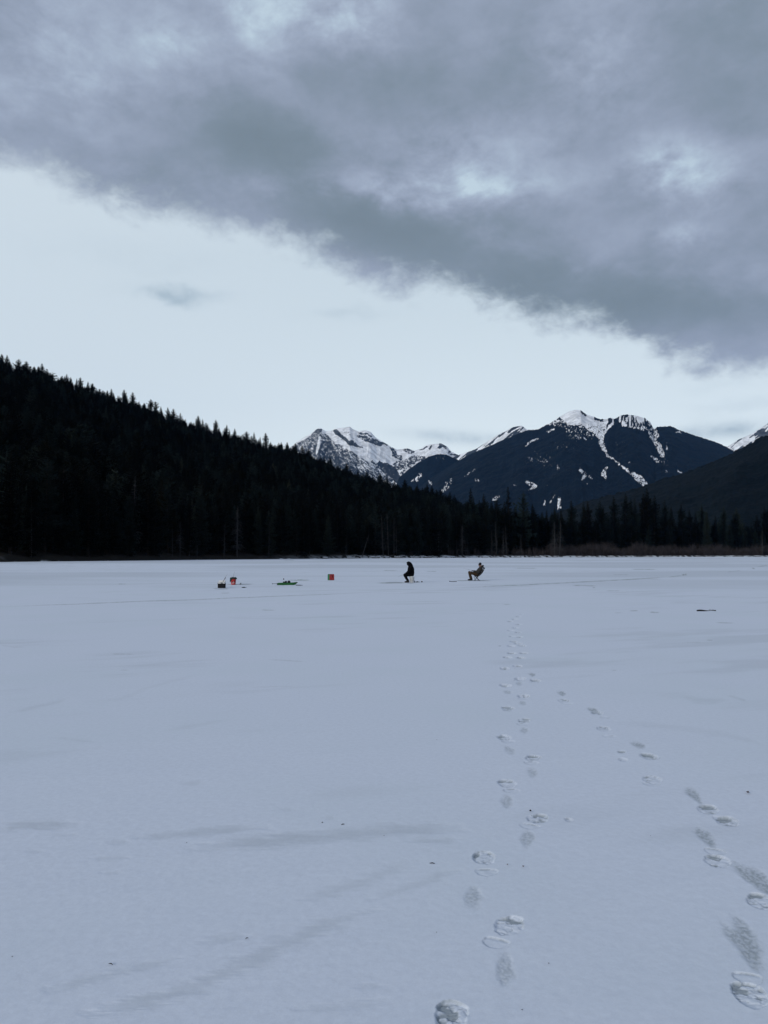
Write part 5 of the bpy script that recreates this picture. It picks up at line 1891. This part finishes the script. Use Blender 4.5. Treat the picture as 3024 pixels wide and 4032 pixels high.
    for i in range(len(sec) - 1):
        for j in range(12):
            fs.append((i * 12 + j, i * 12 + (j + 1) % 12, (i + 1) * 12 + (j + 1) % 12, (i + 1) * 12 + j))
    e = (len(sec) - 1) * 12
    fs += [(0, 1, 2, 3, 4, 5, 6, 7, 8, 9, 10, 11)[::-1], tuple(e + j for j in range(12))]
    MB().add(vs, fs).build('hull', M['green_plastic'], o)
    for s in (-1, 1):
        MB().tube([(-.48, s * .10, .002), (.0, s * .10, -.002), (.36, s * .09, .012), (.47, s * .06, .055)], .012, 6).build('runner', M['green_plastic'], o)
    MB().rbox((-.515, 0, .02), (.08, .34, .075), .01).build('stern_board', M['black_plastic'], o)
    MB().tube([(.55, 0, .13), (.50, .05, .15), (.35, .08, .14)], .006, 6).build('tow_rope', M['navy_cloth'], o)
    for (x, y, rad, lab, sd_) in ((355, 205, .048, 'smallest dark bundle at the stern end in the green sled', 1), (405, 200, .068, 'middle dark bundle of those in the green sled', 2), (478, 200, .085, 'largest dark bundle near the bow of the green sled', 3)):
        q = b + Vector(((x - 440) * k, -.02, (266 - y) * k + .012))
        t = empty('bundle', q)
        tag(t, lab, 'bundle')
        MB().ellipsoid((0, 0, .0), (rad, rad * .95, rad * .92), 20, 14, .06, sd_).build('bag', M['navy_cloth'], t, True)
        MB().tube([(0, 0, rad * .86), (rad * .1, 0, rad * 1.06)], [rad * .16, rad * .22], 8).build('knot', M['navy_cloth'], t, True)
    t = empty('pole', g3(140, 250) + Vector((0, 0, 0)))
    tag(t, 'thin grey pole propped on the stern of the green sled', 'pole')
    MB().tube([(-.16, 0, .03), (.20, 0, .055)], [.010, .012], 8).build('shaft', M['rod_grey'], t)
    MB().tube([(-.17, 0, .029), (-.10, 0, .034)], [.016, .016], 8).build('grip', M['dark_metal'], t)
    t = empty('hand_chisel', g3(722, 281))
    tag(t, 'short dark tool lying on the ice off the bow of the green sled', 'tool')
    MB().tube([(-.17, 0, .018), (.10, 0, .018)], .016, 8).build('handle', M['dark_metal'], t)
    MB().rbox((.145, 0, .008), (.10, .06, .018), .006).build('blade', M['steel_blue'], t)
    # slush heap round an old hole
    o = empty('slush_heap', g3(780, 150))
    tag(o, 'low grey slush heap round an old hole beyond the sled', 'slush heap')
    mb = MB()
    rr = random.Random(4)
    for i in range(26):
        a = rr.uniform(0, 6.28); d = rr.uniform(0, .42)
        mb.ellipsoid((d * math.cos(a) * 1.3, d * math.sin(a), .004), (rr.uniform(.06, .12), rr.uniform(.06, .12), rr.uniform(.02, .065) * (1 - d)), 8, 6, .2, i)
    mb.build('slush', M['slush'], o, True)
    # --- red and green box
    b = at(800 + 1391 * S1, 2180 + 289 * S1)
    o = empty('box', b, R(24))
    tag(o, 'bulging fabric box with red front and green side on the open ice', 'box')
    s, h = .315, .385
    vs, fs = [], []
    nn = 8
    side_faces = []
    for j in range(nn + 1):
        v = j / nn
        for (c0, c1) in (((-1, -1), (1, -1)), ((1, -1), (1, 1)), ((1, 1), (-1, 1)), ((-1, 1), (-1, -1))):
            for q in range(6):
                u = q / 6
                x = (c0[0] * (1 - u) + c1[0] * u) * s / 2
                y = (c0[1] * (1 - u) + c1[1] * u) * s / 2
                bl = 1 + .07 * math.sin(math.pi * v) * 1 + .02 * math.sin(9 * v)
                vs.append((x * bl, y * bl, h * v))
    for side, nm, mt in ((0, 'front_panel', M['red_panel']), (1, 'side_panel', M['red_panel']), (2, 'rear_panel', M['green_panel']), (3, 'side_panel', M['green_panel'])):
        mb = MB()
        idx, vv = {}, []
        for j in range(nn):
            for q in range(6):
                a0 = side * 6 + q; a1 = (side * 6 + q + 1) % 24
                fq = []
                for ix in (j * 24 + a0, j * 24 + a1, (j + 1) * 24 + a1, (j + 1) * 24 + a0):
                    if ix not in idx:
                        idx[ix] = len(vv); vv.append(vs[ix])
                    fq.append(idx[ix])
                mb.f.append(tuple(fq))
        mb.v = vv
        mb.build(nm, mt, o, True)
    MB().rbox((0, 0, h - .006), (s * 1.0, s * 1.0, .014), .02).build('top_panel', M['black_plastic'], o)
    MB().tube([(-s / 2, -s / 2 - .006, .008), (s / 2, -s / 2 - .006, .008)], .006, 6).tube([(-s / 2 - .006, -s / 2, .008), (-s / 2 - .006, s / 2, .008)], .006, 6).build('base_trim', M['black_plastic'], o)
    MB().tube([(.02, -s / 2 - .014, .31), (.045, -s / 2 - .022, .22), (.035, -s / 2 - .02, .13)], [.004, .010, .004], 6).tube([(.06, -s / 2 - .016, .26), (.035, -s / 2 - .02, .33)], [.003, .008], 6).build('emblem', M['black_cloth'], o)


build_gear()


# ------------------------------------------------------------------ sticks and leaves on the snow
def build_bits():
    rr = random.Random(21)
    o = empty('fallen_branch', at(2781, 2407), .05)
    tag(o, 'dark broken branch lying alone on the snow on the right', 'branch')
    mb = MB()
    pts, rd = [], []
    for i in range(12):
        f = i / 11
        pts.append((-.28 + .56 * f, .02 * math.sin(4 * f), .022 + .006 * math.sin(9 * f)))
        rd.append(.019 + .006 * math.sin(7 * f) - .008 * f)
    mb.tube(pts, rd, 9)
    mb.build('stick', M['log_bark'], o)
    MB().tube([(.10, 0, .03), (.13, .02, .062)], [.009, .005], 6).build('twig_stub', M['log_bark'], o)
    MB().tube([(.17, 0, .03), (.20, -.02, .055)], [.007, .004], 6).build('twig_stub', M['log_bark'], o)

    def leaf(px, py, s, lab, mat='leaf_brown', group=None):
        t = at(px, py)
        mb = MB()
        n = 7
        vs, fs = [], []
        for i in range(n + 1):
            f = i / n
            w = .42 * math.sin(math.pi * f) ** .8 + .02
            vs += [((f - .5) * s, -w * s, .012 + .10 * s * math.sin(f * 5)), ((f - .5) * s, 0, .012 + .30 * s * f), ((f - .5) * s, w * s, .012 + .16 * s * math.sin(f * 4))]
        for i in range(n):
            for j in range(2):
                fs.append((i * 3 + j, i * 3 + j + 1, i * 3 + 3 + j + 1, i * 3 + 3 + j))
        mb.add(vs, fs)
        q = mb.build('dead_leaf', M[mat], None, True)
        q.location = t
        q.rotation_euler = (0, 0, rr.uniform(0, 6.28))
        tag(q, lab, 'leaf', group)

    def chip(px, py, L, w, lab, group=None, rz=0.0):
        q = MB().tube([(-L / 2, 0, w * .8 + .004), (0, L * .06, w + .006), (L / 2, 0, w * .7 + .004)], [w * .5, w, w * .4], 6).build('bark_chip', M['log_bark'])
        q.location = at(px, py)
        q.rotation_euler = (0, 0, rz)
        tag(q, lab, 'bark chip', group)
    T8 = 1324 / 1659
    leaf(1700 + 1560 * T8, 2950 + 221 * T8, .028, 'small reddish dead leaf on open snow beside the right-hand footprints')
    leaf(1700 + 452 * T8, 2950 + 588 * T8, .012, 'tiny curled brown leaf on the snow near the middle of the left footprint line')
    leaf(1700 + 374 * T8, 2950 + 579 * T8, .010, 'tiny pale brown leaf scrap next to a boot print')
    chip(1700 + 487 * T8, 2950 + 311 * T8, .012, .006, 'round dark crumb at the toe of a boot print')
    chip(1350, 3250, .022, .0025, 'thin dark bark chip on the grey wind-bared band', None, .5)
    chip(1269, 3243, .008, .003, 'dark speck of bark just off the wind-bared band')
    chip(1702, 3404, .028, .0025, 'slim dark twig fragment to the left of the boot prints', None, -.2)
    chip(972, 3700, .014, .002, 'dark bark fleck on the near smooth snow', None, .7)
    chip(436, 3802, .022, .002, 'fine curved twig on the near snow at the left', None, -.4)
    G = 'dark flecks scattered on the snow'
    for (x, y) in ((735, 3322), (1512, 3294), (1718, 3676), (48, 3772), (1700 + 577 * T8, 2950 + 1063 * T8), (1700 + 446 * T8, 2950 + 1293 * T8), (1700 + 1080 * T8, 2950 + 432 * T8), (2690, 2964), (1720, 2915)):
        chip(x, y, rr.uniform(.006, .010), .0012, 'tiny dark bark fleck scattered on the snow', G, rr.uniform(0, 3))


build_bits()
